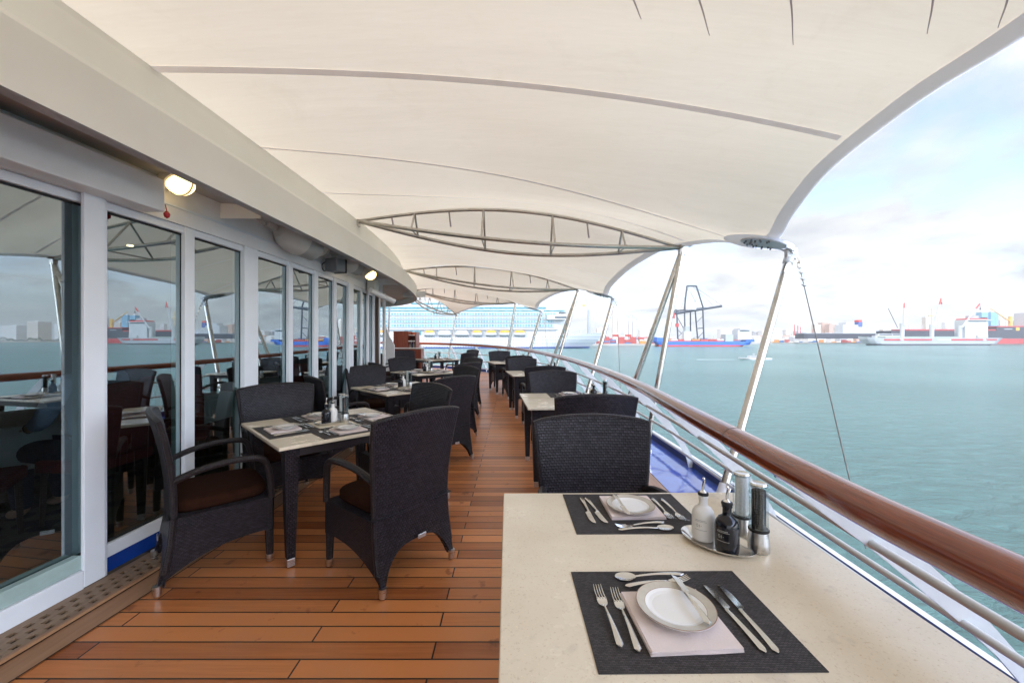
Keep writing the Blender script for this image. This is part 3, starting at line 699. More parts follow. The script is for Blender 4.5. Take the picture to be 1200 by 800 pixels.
# ------------------------------------------------------------------ roof overhang
Fb = [(-2.1, -4), (-2.02, -2), (-1.95, 0), (-1.88, 1.5), (-1.84, 3), (-1.84, 5), (-1.9, 6.9), (-2.1, 8.6), (-2.38, 9.9), (-2.9, 11), (-3.8, 11.9), (-5.5, 12.5), (-9, 12.8)]
Ft = [(-2.22, -4), (-2.12, -2), (-2.05, 0), (-1.98, 1.5), (-1.94, 3), (-1.93, 5), (-2.05, 6.9), (-2.34, 8.6), (-2.62, 9.9), (-3.1, 11), (-3.95, 12.0), (-5.6, 12.6), (-9, 12.9)]
fb = curve2(Fb, 10); ft = curve2(Ft, 10)
ro = empty('roof_overhang', (0, 0, 0), 0, 'cream curved roof overhang with stepped fascia running above the windows', 'roof overhang')
def lv(t, z, off=0): return [Vector((a.x + (b.x - a.x) * t - off, a.y + (b.y - a.y) * t, z)) for a, b in zip(fb, ft)]
mb = MB()
for (t1, z1, t2, z2) in [(0, 2.33, 0, 2.60), (0, 2.60, .1, 2.625), (.1, 2.625, .75, 2.66), (.75, 2.66, 1, 2.84), (1, 2.84, 1, 2.88)]:
    strip(mb, lv(t1, z1), lv(t2, z2))
mb.build('fascia', M['fascia'], ro, smooth=True, auto=25)
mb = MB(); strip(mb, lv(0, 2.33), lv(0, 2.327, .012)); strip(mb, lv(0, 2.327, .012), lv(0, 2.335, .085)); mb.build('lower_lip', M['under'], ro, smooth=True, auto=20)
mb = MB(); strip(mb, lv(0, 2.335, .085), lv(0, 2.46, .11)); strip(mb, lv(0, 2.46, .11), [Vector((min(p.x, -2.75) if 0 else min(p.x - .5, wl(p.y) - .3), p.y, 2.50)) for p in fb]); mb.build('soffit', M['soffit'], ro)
mb = MB(); strip(mb, lv(1, 2.88), [Vector((-9, p.y, 2.95)) for p in fb]); mb.build('roof', M['white'], ro)
for yy in (1.25, 3.2, 5.2, 7.2, 9.3):
    mb = MB(); mb.span((-2.55, yy, 2.36), (-2.02, yy + .012, 2.49)); mb.build('bracket', M['white'], ro)

# fittings under the overhang
def ball_lamp(px, z, label, lit, d=.16, r=.085):
    p = on_wall(px, d, z); t = empty('bulkhead_lamp', p, 0, label, 'lamp')
    a = MB(); a.lathe([(.02, .10), (r * .9, .10), (r * 1.08, .05), (r * 1.1, .0), (r * .98, -.005)], (0, 0, 0), 28); a.build('housing', M['offwhite'], t, smooth=True)
    a = MB(); a.lathe([(r * .96, .0), (r * .93, -.03), (r * .75, -.065), (r * .4, -.085), (.004, -.09)], (0, 0, 0), 28); a.build('globe', M['lamp'] if lit else M['offwhite'], t, smooth=True)
    a = MB(); a.tube([(r * 1.02 * math.cos(q), 0, -.095 * math.sin(q)) for q in [math.pi * k / 12 for k in range(13)]], .006, 6); a.build('guard', M['galv'], t, smooth=True)
    a = MB(); a.box((-.06, 0, .07), (.14, .06, .05)); a.build('arm', M['offwhite'], t, bevel=.005)
    t.rotation_euler = (0, R(-35), 0)
ball_lamp(210, 213, 'lit warm bulkhead lamp under the overhang nearest the camera', True, .12)
ball_lamp(434, 321, 'lit warm bulkhead lamp far along above the windows', True, .26, .09)
ball_lamp(375, 291, 'unlit round bulkhead lamp between the white speaker and the grey floodlight', False, .14, .11)
def speaker(px, z, label, s=1):
    p = on_wall(px, .14, z); t = empty('speaker', p, R(-20), label, 'speaker', 'white speakers under the overhang')
    a = MB(); a.tube([(0, -.10 * s, 0), (0, -.06 * s, 0), (0, .02 * s, 0), (0, .07 * s, 0)], [.05 * s, .085 * s, .105 * s, .105 * s], 24); a.build('body', M['offwhite'], t, smooth=True)
    a = MB(); a.tube([(0, .071 * s, 0), (0, .19 * s, -.0)], [.102 * s, .09 * s], 24); a.build('grille', M['grille'], t, smooth=True)
    a = MB(); a.box((-.02, -.15 * s, 0), (.05, .11, .05)); a.tube([(0, -.20 * s, 0), (-.1, -.22 * s, 0)], .02, 10); a.build('bracket', M['offwhite'], t, bevel=.004)
    t.rotation_euler = (R(-12), 0, R(-18))
speaker(342, 277, 'white wall speaker with pale grille nearest the camera under the overhang', 1.5)
speaker(408, 308, 'white wall speaker farther along beyond the grey floodlight', 1.1)
p = on_wall(393, .15, 311); t = empty('floodlight', p, R(-15), 'dark grey box floodlight with cables above the windows', 'floodlight')
a = MB(); a.box((0, 0, 0), (.17, .17, .16)); a.build('housing', M['greybox'], t, bevel=.01)
a = MB(); a.box((0, .095, 0), (.18, .02, .17)); a.build('visor', M['rubber'], t, bevel=.004)
a = MB(); a.tube(catmull([(-.08, -.05, .05), (-.13, -.08, .0), (-.12, -.06, -.07), (-.08, -.04, -.06)], 5), .006, 6); a.build('cable', M['rubber'], t)
p = on_wall(437, .10, 335); t = empty('junction_box', p, 0, 'cream junction box below the far lit lamp', 'box')
a = MB(); a.box((0, 0, 0), (.13, .2, .22)); a.build('case', M['offwhite'], t, bevel=.01)
a = MB(); a.box((0.07, 0, 0), (.012, .17, .19)); a.build('lid', M['offwhite'], t, bevel=.003)
p = on_wall(446, .25, 346); t = empty('security_camera', p, R(-15), 'white tubular security camera beside the cream junction box', 'camera')
a = MB(); a.tube([(-.05, -.22, .06), (.08, .28, -.08)], .045, 16); a.build('body', M['white'], t, smooth=True)
a = MB(); a.tube([(.08, .281, -.081), (.09, .31, -.09)], .036, 16); a.build('lens', M['rubber'], t, smooth=True)
a = MB(); a.tube([(-.02, 0, .03), (-.18, -.05, .05)], .016, 8); a.build('bracket', M['white'], t)

# ------------------------------------------------------------------ awning trusses, fabric
L = {-1: (-2.2, -5.0, 2.86), 0: (-2.07, -.6, 2.86), 1: (-1.93, 4.98, 2.86), 2: (-2.34, 8.63, 2.86), 3: (-3.0, 12.2, 2.86), 4: (-3.6, 14.3, 2.84)}
Mt = {-1: (2.2, -5.2, 2.5), 0: (2.15, -.7, 2.5), 1: (2.08, 4.94, 2.52), 2: (1.5, 9.2, 2.52), 3: (.08, 13.0, 2.54), 4: (-2.14, 15.2, 2.30)}
outer = {
 0: [Mt[-1], (1.9, -4, 2.66), (1.95, -2.8, 2.68), (2.3, -1.8, 2.5), (2.55, -1.4, 2.32), (2.3, -1.05, 2.45), Mt[0]],
 1: [Mt[0], (1.98, .1, 2.57), (1.98, .9, 2.61), (2.08, 1.63, 2.615), (2.2, 2.16, 2.67), (2.34, 2.93, 2.63), (2.44, 3.45, 2.47), (2.53, 3.9, 2.31), (2.30, 4.45, 2.46), Mt[1]],
 2: [Mt[1], (1.95, 5.17, 2.53), (1.76, 5.9, 2.42), (1.8, 7.1, 2.34), (1.9, 7.8, 2.31), (1.95, 8.2, 2.28), (1.74, 8.7, 2.40), Mt[2]],
 3: [Mt[2], (1.15, 9.9, 2.50), (.95, 10.6, 2.45), (.80, 11.4, 2.38), (.74, 12.0, 2.27), (.42, 12.5, 2.40), Mt[3]],
 4: [Mt[3], (-.5, 13.4, 2.55), (-1.1, 14.0, 2.53), (-1.7, 14.7, 2.42), Mt[4]]}
aw = empty('awning', (0, 0, 0), 0, 'large cream stretched fabric awning sweeping over the whole deck', 'awning')
ftd = sorted([(p.y, p.x) for p in ft])
class Bay:
    def __init__(s, i):
        s.i = i; s.O = catmull(outer[i], 6); s.D0 = Mt[i - 1][1]; s.D1 = Mt[i][1]
        s.I0 = Vector(L[i - 1]); s.I1 = Vector(L[i])
    def o(s, v):
        y = s.D0 + (s.D1 - s.D0) * v
        for a, b in zip(s.O, s.O[1:]):
            if a.y <= y <= b.y: t = (y - a.y) / max(1e-6, b.y - a.y); return a.lerp(b, t)
        return s.O[-1] if v > .5 else s.O[0]
    def inn(s, v):
        y = s.I0.y + (s.I1.y - s.I0.y) * v; z = s.I0.z + (s.I1.z - s.I0.z) * v
        x = interp(ftd, y) if s.i <= 2 else s.I0.x + (s.I1.x - s.I0.x) * v
        return Vector((x, y, z))
    def S(s, u, v, dz=0):
        a, b = s.inn(v), s.o(v); p = a.lerp(b, u)
        w = abs(2 * v - 1) ** 3
        amp = (.15 + .16 * w) * (1 if s.i < 3 else .8)
        p.z += amp * math.sin(math.pi * u) ** (1 - .15 * (1 - w)) + .012 + dz
        return p
for i in range(0, 5):
    by = Bay(i); mb = MB(); mb.grid(lambda u, v: by.S(u, v), 40, 40); mb.build('canopy_panel', M['fabric'], aw, smooth=True, auto=180)
    eb = MB(); eb.grid(lambda u, v: by.S(1 - .027 * u, v, -.006) + Vector((.006, 0, 0)), 1, 60); eb.build('edge_webbing', M['band'], aw, smooth=True)
    sv = [(.498, .085), (.659, .19), (.83, .13)] if i == 1 else [(.35, .08), (.58, .14), (.80, .12)]
    for k, (v0, dv) in enumerate(sv):
        hw = (.0048 if i == 1 and k == 0 else .0022)
        sm = MB(); sm.grid(lambda u, v: by.S(u * .965, v0 + dv * u ** .85 + (v - .5) * 2 * hw, -.005), 40, 1); sm.build('seam', M['seam'], aw, smooth=True)
# loose straps overhead and dark hanging tails
by = Bay(1)
def at_px(px, py, z): D = (z - CAMZ) * F / (HY - py); return Vector(((px - CX) * D / F, D, z))
for (x0, y0, x1, y1) in [(739, -6, 752, 23), (817, -6, 832, 42), (926, -6, 930, 53), (1094, -6, 1087, 40), (1182, -6, 1170, 33)]:
    z = 2.83 if x0 < 900 else 2.76 if x0 < 1000 else 2.66
    mb = MB(); n_ = 8
    a = at_px(x0, y0, z); b = at_px(x1, y1, z - .02)
    def fs(u, v):
        p = a.lerp(b, v); p.x += (u - .5) * .010 * (1 - v * .6) + .002 * math.sin(v * 5); p.z += .0
        return p
    mb.grid(fs, 1, n_); mb.build('tie_strap', M['streak'], aw)

def truss(i, label):
    a, b = Vector(L[i]), Vector(Mt[i]); t = empty('awning_truss', (0, 0, 0), 0, label, 'truss', 'curved trusses holding up the awning')
    d = (b - a); dh = Vector((d.x, d.y, 0)).normalized(); side = Vector((-dh.y, dh.x, 0))
    ln = d.length / 4.0; n_ = 28
    top = [a.lerp(b, k / n_) + Vector((0, 0, .285 * math.sin(math.pi * k / n_))) for k in range(n_ + 1)]
    q = MB(); q.tube(top, .019, 10); q.build('top_chord', M['galv'], t, smooth=True)
    lows = []
    for s_ in (-1, 1):
        p = [a.lerp(b, k / n_) + side * (s_ * .33 * math.sin(math.pi * k / n_)) + Vector((0, 0, -.17 * math.sin(math.pi * k / n_))) for k in range(n_ + 1)]
        lows.append(p); q = MB(); q.tube(p, .023, 10); q.build('lower_chord', M['galv'], t, smooth=True)
    for k in (5, 11, 17, 23):
        q = MB()
        for p in lows: q.tube([top[k], p[k]], .013, 6)
        q.tube([lows[0][k], lows[1][k]], .009, 6)
        q.build('strut', M['galv'], t, smooth=True)
    for k in (3, 8, 14, 20):
        q = MB(); p = top[k]; q.grid(lambda u, v: p + Vector(((u - .5) * .02 + v * .02, 0, -.02 - v * (.10 + .04 * (k % 3)))), 1, 3)
        if k != 14: q.build('webbing_tail', M['streak'], t)
    q = MB(); q.box(a + Vector((.0, 0, -.01)), (.05, .07, .12)); q.build('end_bracket', M['galv'], t, bevel=.006)
truss(0, 'curved steel awning truss just behind the camera'); 
truss(1, 'nearest large curved steel truss under the awning'); truss(2, 'second curved steel truss along under the awning')
truss(3, 'third curved steel truss along under the awning'); truss(4, 'farthest curved steel truss, under the awning before the cruise ship')

def mast(i, feet, label):
    m_ = Vector(Mt[i]); t = empty('awning_mast', (feet[0][0], feet[0][1], sheer(feet[0][1])), 0, label, 'mast', 'steel masts carrying the trusses')
    off = Vector(t.location)
    for f in feet:
        f = Vector((f[0], f[1], sheer(f[1])))
        q = MB(); q.tube([f - off + Vector((0, 0, .02)), m_ - off + Vector((0.02, 0, -.06))], .034, 18); q.build('pole', M['pole'], t, smooth=True)
        q = MB(); q.tube([f - off, f - off + Vector((0, 0, .03))], .07, 18); q.tube([f - off + Vector((0, 0, .03)), f - off + Vector((.01, 0, .12))], .045, 18); q.build('foot_flange', M['white'], t, smooth=True)
    q = MB(); c = m_ - off
    q.box(c + Vector((.02, 0, -.05)), (.07, .06, .09)); q.box(c + Vector((.0, 0, .02)), (.05, .10, .06)); q.tube([c + Vector((.0, -.08, .01)), c + Vector((.0, .08, .01))], .025, 12); q.box(c + Vector((.10, 0, .035)), (.12, .03, .035))
    q.tube([c + Vector((.13, -.03, .035)), c + Vector((.13, .03, .035))], .022, 12)
    q.build('clevis', M['galv'], t, bevel=.004)
mast(0, [(1.75, -.6), (1.5, -.3)], 'pair of steel poles behind the camera carrying the awning truss')
mast(1, [(1.64, 4.88), (1.33, 5.25)], 'pair of steel poles meeting at the end of the nearest truss')
mast(2, [(.64, 9.35), (.80, 9.0)], 'pair of slim steel poles at the end of the second truss')
mast(3, [(-.29, 13.0), (-.20, 13.1)], 'slim steel poles at the end of the third truss in front of the cruise ship')
mast(4, [(-2.5, 15.0)], 'single pale pole at the end of the farthest truss')

def corner(i, plate, top, foot, wire, label, s=1.0):
    P = Vector(plate); T = Vector(top); Fo = Vector((foot[0], foot[1], sheer(foot[1]))); Wv = Vector(wire)
    t = empty('awning_pole', Fo, 0, label + ' steel pole leaning out to the awning corner', 'pole', 'leaning corner poles of the awning')
    ax = (T - Fo)
    q = MB(); q.tube([Vector((0, 0, .02)), ax], .037 * s, 20); q.build('pole', M['pole'], t, smooth=True)
    q = MB(); q.tube([Vector((0, 0, 0)), Vector((0, 0, .03))], .085, 18); q.tube([Vector((0, 0, .03)), ax * .06], .05, 18); q.build('foot_flange', M['white'], t, smooth=True)
    q = MB(); c = ax; q.tube([c - ax.normalized() * .02, c + ax.normalized() * .045], .045, 20)
    q.box(c + Vector((.03, 0, .085)), (.11, .05, .11)); q.build('head', M['rail_white'], t, bevel=.012)
    # link arms towards the plate
    h_ = c + Vector((.03, 0, .10)); pp = P - Fo; d = (pp - h_); 
    q = MB()
    for s_ in (-.03, .03):
        q.tube([h_ + Vector((0, s_, 0)), pp + Vector((.03, s_, -.02))], .022, 10, flat=.4)
    q.tube([h_ + Vector((0, -.045, 0)), h_ + Vector((0, .045, 0))], .02, 12); q.build('link_arm', M['rail_white'], t, smooth=True)
    # oval plate with bolts
    q = MB(); rot = Matrix.Rotation(R(-25), 3, 'Z'); nrm = Matrix.Rotation(R(16), 3, 'Y') @ rot
    pv = [nrm @ Vector((math.cos(a) * .20, math.sin(a) * .12, z)) + pp + Vector((-.10, .0, .0)) for z in (-.016, 0) for a in [2 * math.pi * k / 24 for k in range(24)]]
    b0 = len(q.v); q.v += [tuple(v) for v in pv]; q.face([b0 + k for k in range(24)]); q.face([b0 + 24 + k for k in range(24)])
    for k in range(24): q.face((b0 + k, b0 + (k + 1) % 24, b0 + 24 + (k + 1) % 24, b0 + 24 + k))
    q.build('corner_plate', M['rail_white'], t, bevel=.003)
    q = MB()
    for k in range(9):
        for rr_ in (.16, .11):
            a = R(60) + k * R(28)
            cpt = nrm @ Vector((math.cos(a) * rr_, math.sin(a) * rr_ * .66, -.018)) + pp + Vector((-.10, 0, 0))
            q.tube([cpt, cpt - nrm @ Vector((0, 0, .014))], .009, 6)
    q.build('bolts', M['greybox'], t)
    q = MB(); q.lathe([(.001, 0), (1, 0)], (0, 0, 0), 32); q.f.pop(); q.uv.pop(); q.mi.pop(); q.f.pop(); q.uv.pop(); q.mi.pop()
    q.v = [tuple(nrm @ Vector((x * .31, y * .19, .006)) + pp + Vector((-.14, .02, 0))) for x, y, z in q.v]; q.build('fabric_doubler', M['band'], t)
    # guy wire with chain
    g = empty('guy_wire', Wv, 0, label + ' guy wire with chain link running down from the awning corner', 'guy wire', 'guy wires of the awning')
    a = T + Vector((.09, 0, .06)) - Wv; dn = (-a).normalized()
    q = MB(); q.tube([Vector((0, 0, 0)), a + dn * .20], .0045 * max(1, s), 6); q.build('wire', M['chain'], g, smooth=True)
    q = MB()
    sd = dn.cross(Vector((0, 1, 0))).normalized(); sd2 = dn.cross(sd).normalized()
    for j in range(2):
        c0 = a + dn * (.045 + .075 * j); u_ = sd if j == 0 else sd2
        q.tube([c0 + dn * .045 * math.cos(w) + u_ * .017 * math.sin(w) for w in [2 * math.pi * k / 14 for k in range(14)]], .0055, 6, closed=True)
    for dd in (.22, .30, .38):
        c0 = a + dn * dd; q.tube([c0 - sd * .022, c0 + sd * .022], .006, 6); q.tube([c0 - dn * .012, c0 + dn * .012], .010, 8)
    q.build('chain', M['galv'], g, smooth=True)
corner(1, (2.56, 3.9, 2.335), (2.70, 3.9, 2.14), (1.8, 3.43), (2.22, 2.5, .08), 'nearest')
corner(2, (1.97, 8.2, 2.29), (2.06, 8.2, 2.09), (1.41, 7.9), (1.95, 7.1, .08), 'second', 1.15)
corner(3, (.76, 12.0, 2.28), (.86, 12.0, 2.10), (.27, 12.0), (1.1, 11.3, .08), 'third', 1.2)

# ------------------------------------------------------------------ guard rail
gr = empty('guard_rail', (0, 0, 0), 0, 'curved guard rail with thick varnished wooden handrail on white flat stanchions', 'railing')
def rz(y): return .95 + interp([(6, 0), (12, .04), (16, .06)], y) + sheer(y)
hr = [Vector((p.x, p.y, rz(p.y))) for p in R_c]
mb = MB(); mb.tube(hr, .056, 24, flat=.84); mb.build('handrail', M['rail_wood'], gr, smooth=True)
acc = 0; nextj = None
for a, b in zip(hr, hr[1:]):
    for yj in (-1.3, 1.79, 4.9, 8.0, 10.9, 13.2):
        if a.y <= yj < b.y:
            c = a.lerp(b, (yj - a.y) / (b.y - a.y)); d = (b - a).normalized()
            q = MB(); q.tube([c - d * .002, c + d * .002], .0568, 24, flat=.84); q.build('joint', M['joint'], gr, smooth=True)
# distance to outer edge
def out_dist(p, nrm):
    best = 9
    for a, b in zip(E_c, E_c[1:]):
        r_ = b - a; den = nrm.x * r_.y - nrm.y * r_.x
        if abs(den) < 1e-9: continue
        w = a - p; t = (w.x * r_.y - w.y * r_.x) / den; u = (w.x * nrm.y - w.y * nrm.x) / den
        if 0 <= u <= 1 and t > 0: best = min(best, t)
    return best
SH = [(0, .92), (.06, .90), (.2, .80), (.38, .675), (.55, .54), (.70, .41), (.85, .26), (.95, .13), (1.0, .0)]
def sh_pt(p, nrm, k, s_): o_, z_ = SH[k]; return p + nrm * (o_ * s_) + Vector((0, 0, z_ + (rz(p.y) - .95 - sheer(p.y)) * z_ + sheer(p.y)))
sd_list = []
arc = 0; targets = []
ycuts = [-3.0, -1.5, 0.02, 1.46, 2.98, 4.35, 5.8, 7.2, 8.6, 9.9, 11.1, 12.2, 13.2, 14.1, 14.8, 15.3, 15.6, 15.8]
pf = [Vector((p.x, p.y, 0)) for p in R_c]
lows = [[], [], []]
for i, p in enumerate(pf):
    nr = perp(pf, i); dd = min(out_dist(p, nr) - .06, 1.25); dd = max(dd, .45)
    for j, (f_, z_) in enumerate([(.37, .675), (.69, .41), (.93, .155)]):
        q = p + nr * (dd * f_ - .025); q.z = z_ - .01 + sheer(p.y); lows[j].append(q)
for l_ in lows:
    mb = MB(); mb.tube(l_, .0155, 10); mb.build('lower_rail', M['rail_white'], gr, smooth=True)
def along(C, y):
    for i, (a, b) in enumerate(zip(C, C[1:])):
        if a.y <= y < b.y: return a.lerp(b, (y - a.y) / (b.y - a.y)), perp(C, i)
for y in ycuts:
    r_ = along(pf, y)
    if not r_: continue
    p, nr = r_; dd = max(.45, min(out_dist(p, nr) - .06, 1.25)); tn = Vector((-nr.y, nr.x, 0)) * .0065
    spine = catmull([Vector((o_ * dd, 0, z_)) for o_, z_ in SH], 3); wid = []
    nn = len(spine); up_, dn_ = [], []
    for k, q in enumerate(spine):
        t = (spine[min(k + 1, nn - 1)] - spine[max(k - 1, 0)]).normalized(); n_ = Vector((-t.z, 0, t.x)); f_ = k / (nn - 1)
        w = .018 + .028 * math.sin(math.pi * min(1, f_ * 1.15 + .10)) ** .7 if f_ < .75 else .030
        w = max(w, .02); up_.append(q + n_ * w); dn_.append(q - n_ * w)
    poly = [(q.x, q.z) for q in up_] + [(q.x, q.z) for q in dn_[::-1]]
    mb = MB(); b0 = 0
    f0 = lambda a, z: p + nr * a + tn + Vector((0, 0, z * (1 + (rz(p.y) - .95 - sheer(p.y))) + sheer(p.y)))
    f1 = lambda a, z: p + nr * a - tn + Vector((0, 0, z * (1 + (rz(p.y) - .95 - sheer(p.y))) + sheer(p.y)))
    m_ = len(up_)
    for F_ in (f0, f1):
        strip(mb, [F_(q.x, q.z) for q in up_], [F_(q.x, q.z) for q in dn_])
    strip(mb, [f0(q.x, q.z) for q in up_], [f1(q.x, q.z) for q in up_]); strip(mb, [f0(q.x, q.z) for q in dn_], [f1(q.x, q.z) for q in dn_])
    mb.build('stanchion', M['rail_white'], gr)


# ------------------------------------------------------------------ wicker armchair
def make_chair():
    t = empty('wicker_armchair', (0, 0, 0), 0, 'x', 'chair')
    # back profile (y of outer face) and half width by height
    def by(z): return interp([(0, -.290), (.12, -.262), (.25, -.238), (.40, -.225), (.55, -.226), (.70, -.240), (.85, -.265), (.99, -.300)], z)
    def hw(z): return interp([(0, .262), (.15, .262), (.4, .258), (.6, .268), (.8, .290), (.97, .305)], z)
    def topz(u): return .942 + .026 * (1 - (2 * u - 1) ** 2)
    def bot(u):
        a = abs(2 * u - 1)
        return .035 if a > .90 else .035 + .185 * (1 - (a / .90) ** 3.2) ** .8
    T_ = .034
    def outer_(u, v):
        z0, z1 = bot(u), topz(u); z = z0 + (z1 - z0) * v
        x = (2 * u - 1) * hw(z); cur = .030 * (1 - (2 * u - 1) ** 2)
        return (x, by(z) - cur * min(1, z), z)
    def inner_(u, v):
        x, y, z = outer_(u, v); return (x * .97, y + T_, z)
    uvb = lambda u, v: ((2 * u - 1) * .29, bot(u) + (topz(u) - bot(u)) * v)
    q = MB(); nu, nv = 36, 22
    q.grid(outer_, nu, nv, uvb); q.grid(inner_, nu, nv, uvb)
    def edge(fn):  # closes outer to inner along a border
        n = 24; b = len(q.v)
        for k in range(n + 1):
            u, v = fn(k / n); q.v += [outer_(u, v), inner_(u, v)]
        for k in range(n): q.face((b + 2 * k, b + 2 * k + 2, b + 2 * k + 3, b + 2 * k + 1), [(k * .02, 0), (k * .02 + .02, 0), (k * .02 + .02, .03), (k * .02, .03)])
    edge(lambda s: (s, 1)); edge(lambda s: (s, 0)); edge(lambda s: (0, s)); edge(lambda s: (1, s))
    q.build('backrest', M['weave'], t, smooth=True, auto=60)
    # rolled rim along the top and sides
    q = MB(); pts = [Vector(outer_(0, v)) + Vector((0, T_ / 2, 0)) for v in [k / 12 for k in range(1, 13)]] + [Vector(outer_(u, 1)) + Vector((0, T_ / 2, 0)) for u in [k / 16 for k in range(1, 16)]] + [Vector(outer_(1, v)) + Vector((0, T_ / 2, 0)) for v in [k / 12 for k in range(12, 0, -1)]]
    q.tube(pts, .0155, 8); q.build('rim', M['weave_edge'], t, smooth=True)
    # side panels, front panel = woven seat frame
    q = MB()
    for s_ in (-1, 1):
        def sb(v):   # v along y from back (0) to front (1): bottom height
            if v > .93: return .20
            return .05 + .155 * (1 - (1 - v / .93) ** 2.6) ** .9
        def side(u, v, off=0, s_=s_):
            y0 = by(sb(v) * (1 - v)) if v < .15 else -.23
            z = sb(v) + (.405 - sb(v)) * u
            y = (by(z) + .01) * (1 - v) + .262 * v
            x = s_ * ((hw(z) - .004) * (1 - v) + .286 * v - off)
            return (x, y, z)
        q.grid(lambda u, v: side(u, v), 10, 22, lambda u, v: (v * .52, .40 * u)); q.grid(lambda u, v: side(u, v, .03), 10, 22, lambda u, v: (v * .52, .40 * u))
        b = len(q.v)
        for k in range(23): q.v += [side(0, k / 22), side(0, k / 22, .03)]
        for k in range(22): q.face((b + 2 * k, b + 2 * k + 2, b + 2 * k + 3, b + 2 * k + 1))
        b = len(q.v)
        for k in range(23): q.v += [side(1, k / 22), side(1, k / 22, .03)]
        for k in range(22): q.face((b + 2 * k, b + 2 * k + 2, b + 2 * k + 3, b + 2 * k + 1), [(k * .02, 0), (k * .02 + .02, 0), (k * .02 + .02, .03), (k * .02, .03)])
    fb_ = lambda u: .20 + .02 * math.sin(math.pi * u)
    for off in (0, .03):
        q.grid(lambda u, v: ((2 * u - 1) * .286, .270 - off, fb_(u) + (.405 - fb_(u)) * v), 12, 4, lambda u, v: (u * .57, .2 + .2 * v))
    q.add([(-.286, .27, .20), (.286, .27, .20), (.286, .24, .20), (-.286, .24, .20)], [(0, 1, 2, 3)])
    q.add([(-.288, -.24, .404), (.288, -.24, .404), (.288, .27, .404), (-.288, .27, .404)], [(0, 1, 2, 3)], [[(0, 0), (.57, 0), (.57, .5), (0, .5)]])
    q.build('seat_frame', M['weave'], t, smooth=True, auto=50)
    # cushion
    q = MB()
    def cu(u, v):
        a = 2 * math.pi * u; n = 5.0
        ca, sa = math.cos(a), math.sin(a); r = (abs(ca) ** n + abs(sa) ** n) ** (-1 / n)
        h = [(0, .0), (.93, .0), (1.0, .018), (1.0, .05), (.95, .068), (.70, .078), (0, .084)]
        k = v * 6; i = min(5, int(k)); f = k - i; rr = h[i][0] * (1 - f) + h[i + 1][0] * f; z = h[i][1] * (1 - f) + h[i + 1][1] * f
        return (ca * r * rr * .250, .015 + sa * r * rr * .243, .405 + z)
    q.grid(cu, 40, 18, closeu=True); q.build('cushion', M['cushion'], t, smooth=True, auto=180)
    # arms
    for s_ in (-1, 1):
        y_b = -.222
        pts = catmull([(s_ * .262, y_b, .60), (s_ * .275, -.10, .645), (s_ * .288, .04, .668), (s_ * .294, .16, .664), (s_ * .295, .212, .645), (s_ * .293, .236, .59), (s_ * .288, .250, .50), (s_ * .286, .256, .40)], 4)
        q = MB(); q.tube(pts, [.021] * len(pts), 8, flat=.9); q.build('armrest', M['weave_edge'], t, smooth=True)
        q = MB(); q.tube([(s_ * .268, .248, .205), (s_ * .268, .252, .03)], [.026, .020], 8); q.build('front_leg', M['weave_edge'], t, smooth=True)
    for (x, y) in [(-.268, .252), (.268, .252)]:
        q = MB(); q.lathe([(.017, 0), (.020, .004), (.022, .045)], (x, y, 0), 14); q.build('foot_cap', M['brushed'], t, smooth=True)
    for s_ in (-1, 1):
        q = MB(); q.lathe([(.015, 0), (.019, .004), (.022, .055)], (s_ * .25, -.275, 0), 14); q.build('foot_cap', M['brushed'], t, smooth=True)
    q = MB(); q.box((0.02, -.27, .232), (.06, .006, .026)); q.build('maker_tag', M['brushed'], t, bevel=.003)
    return t

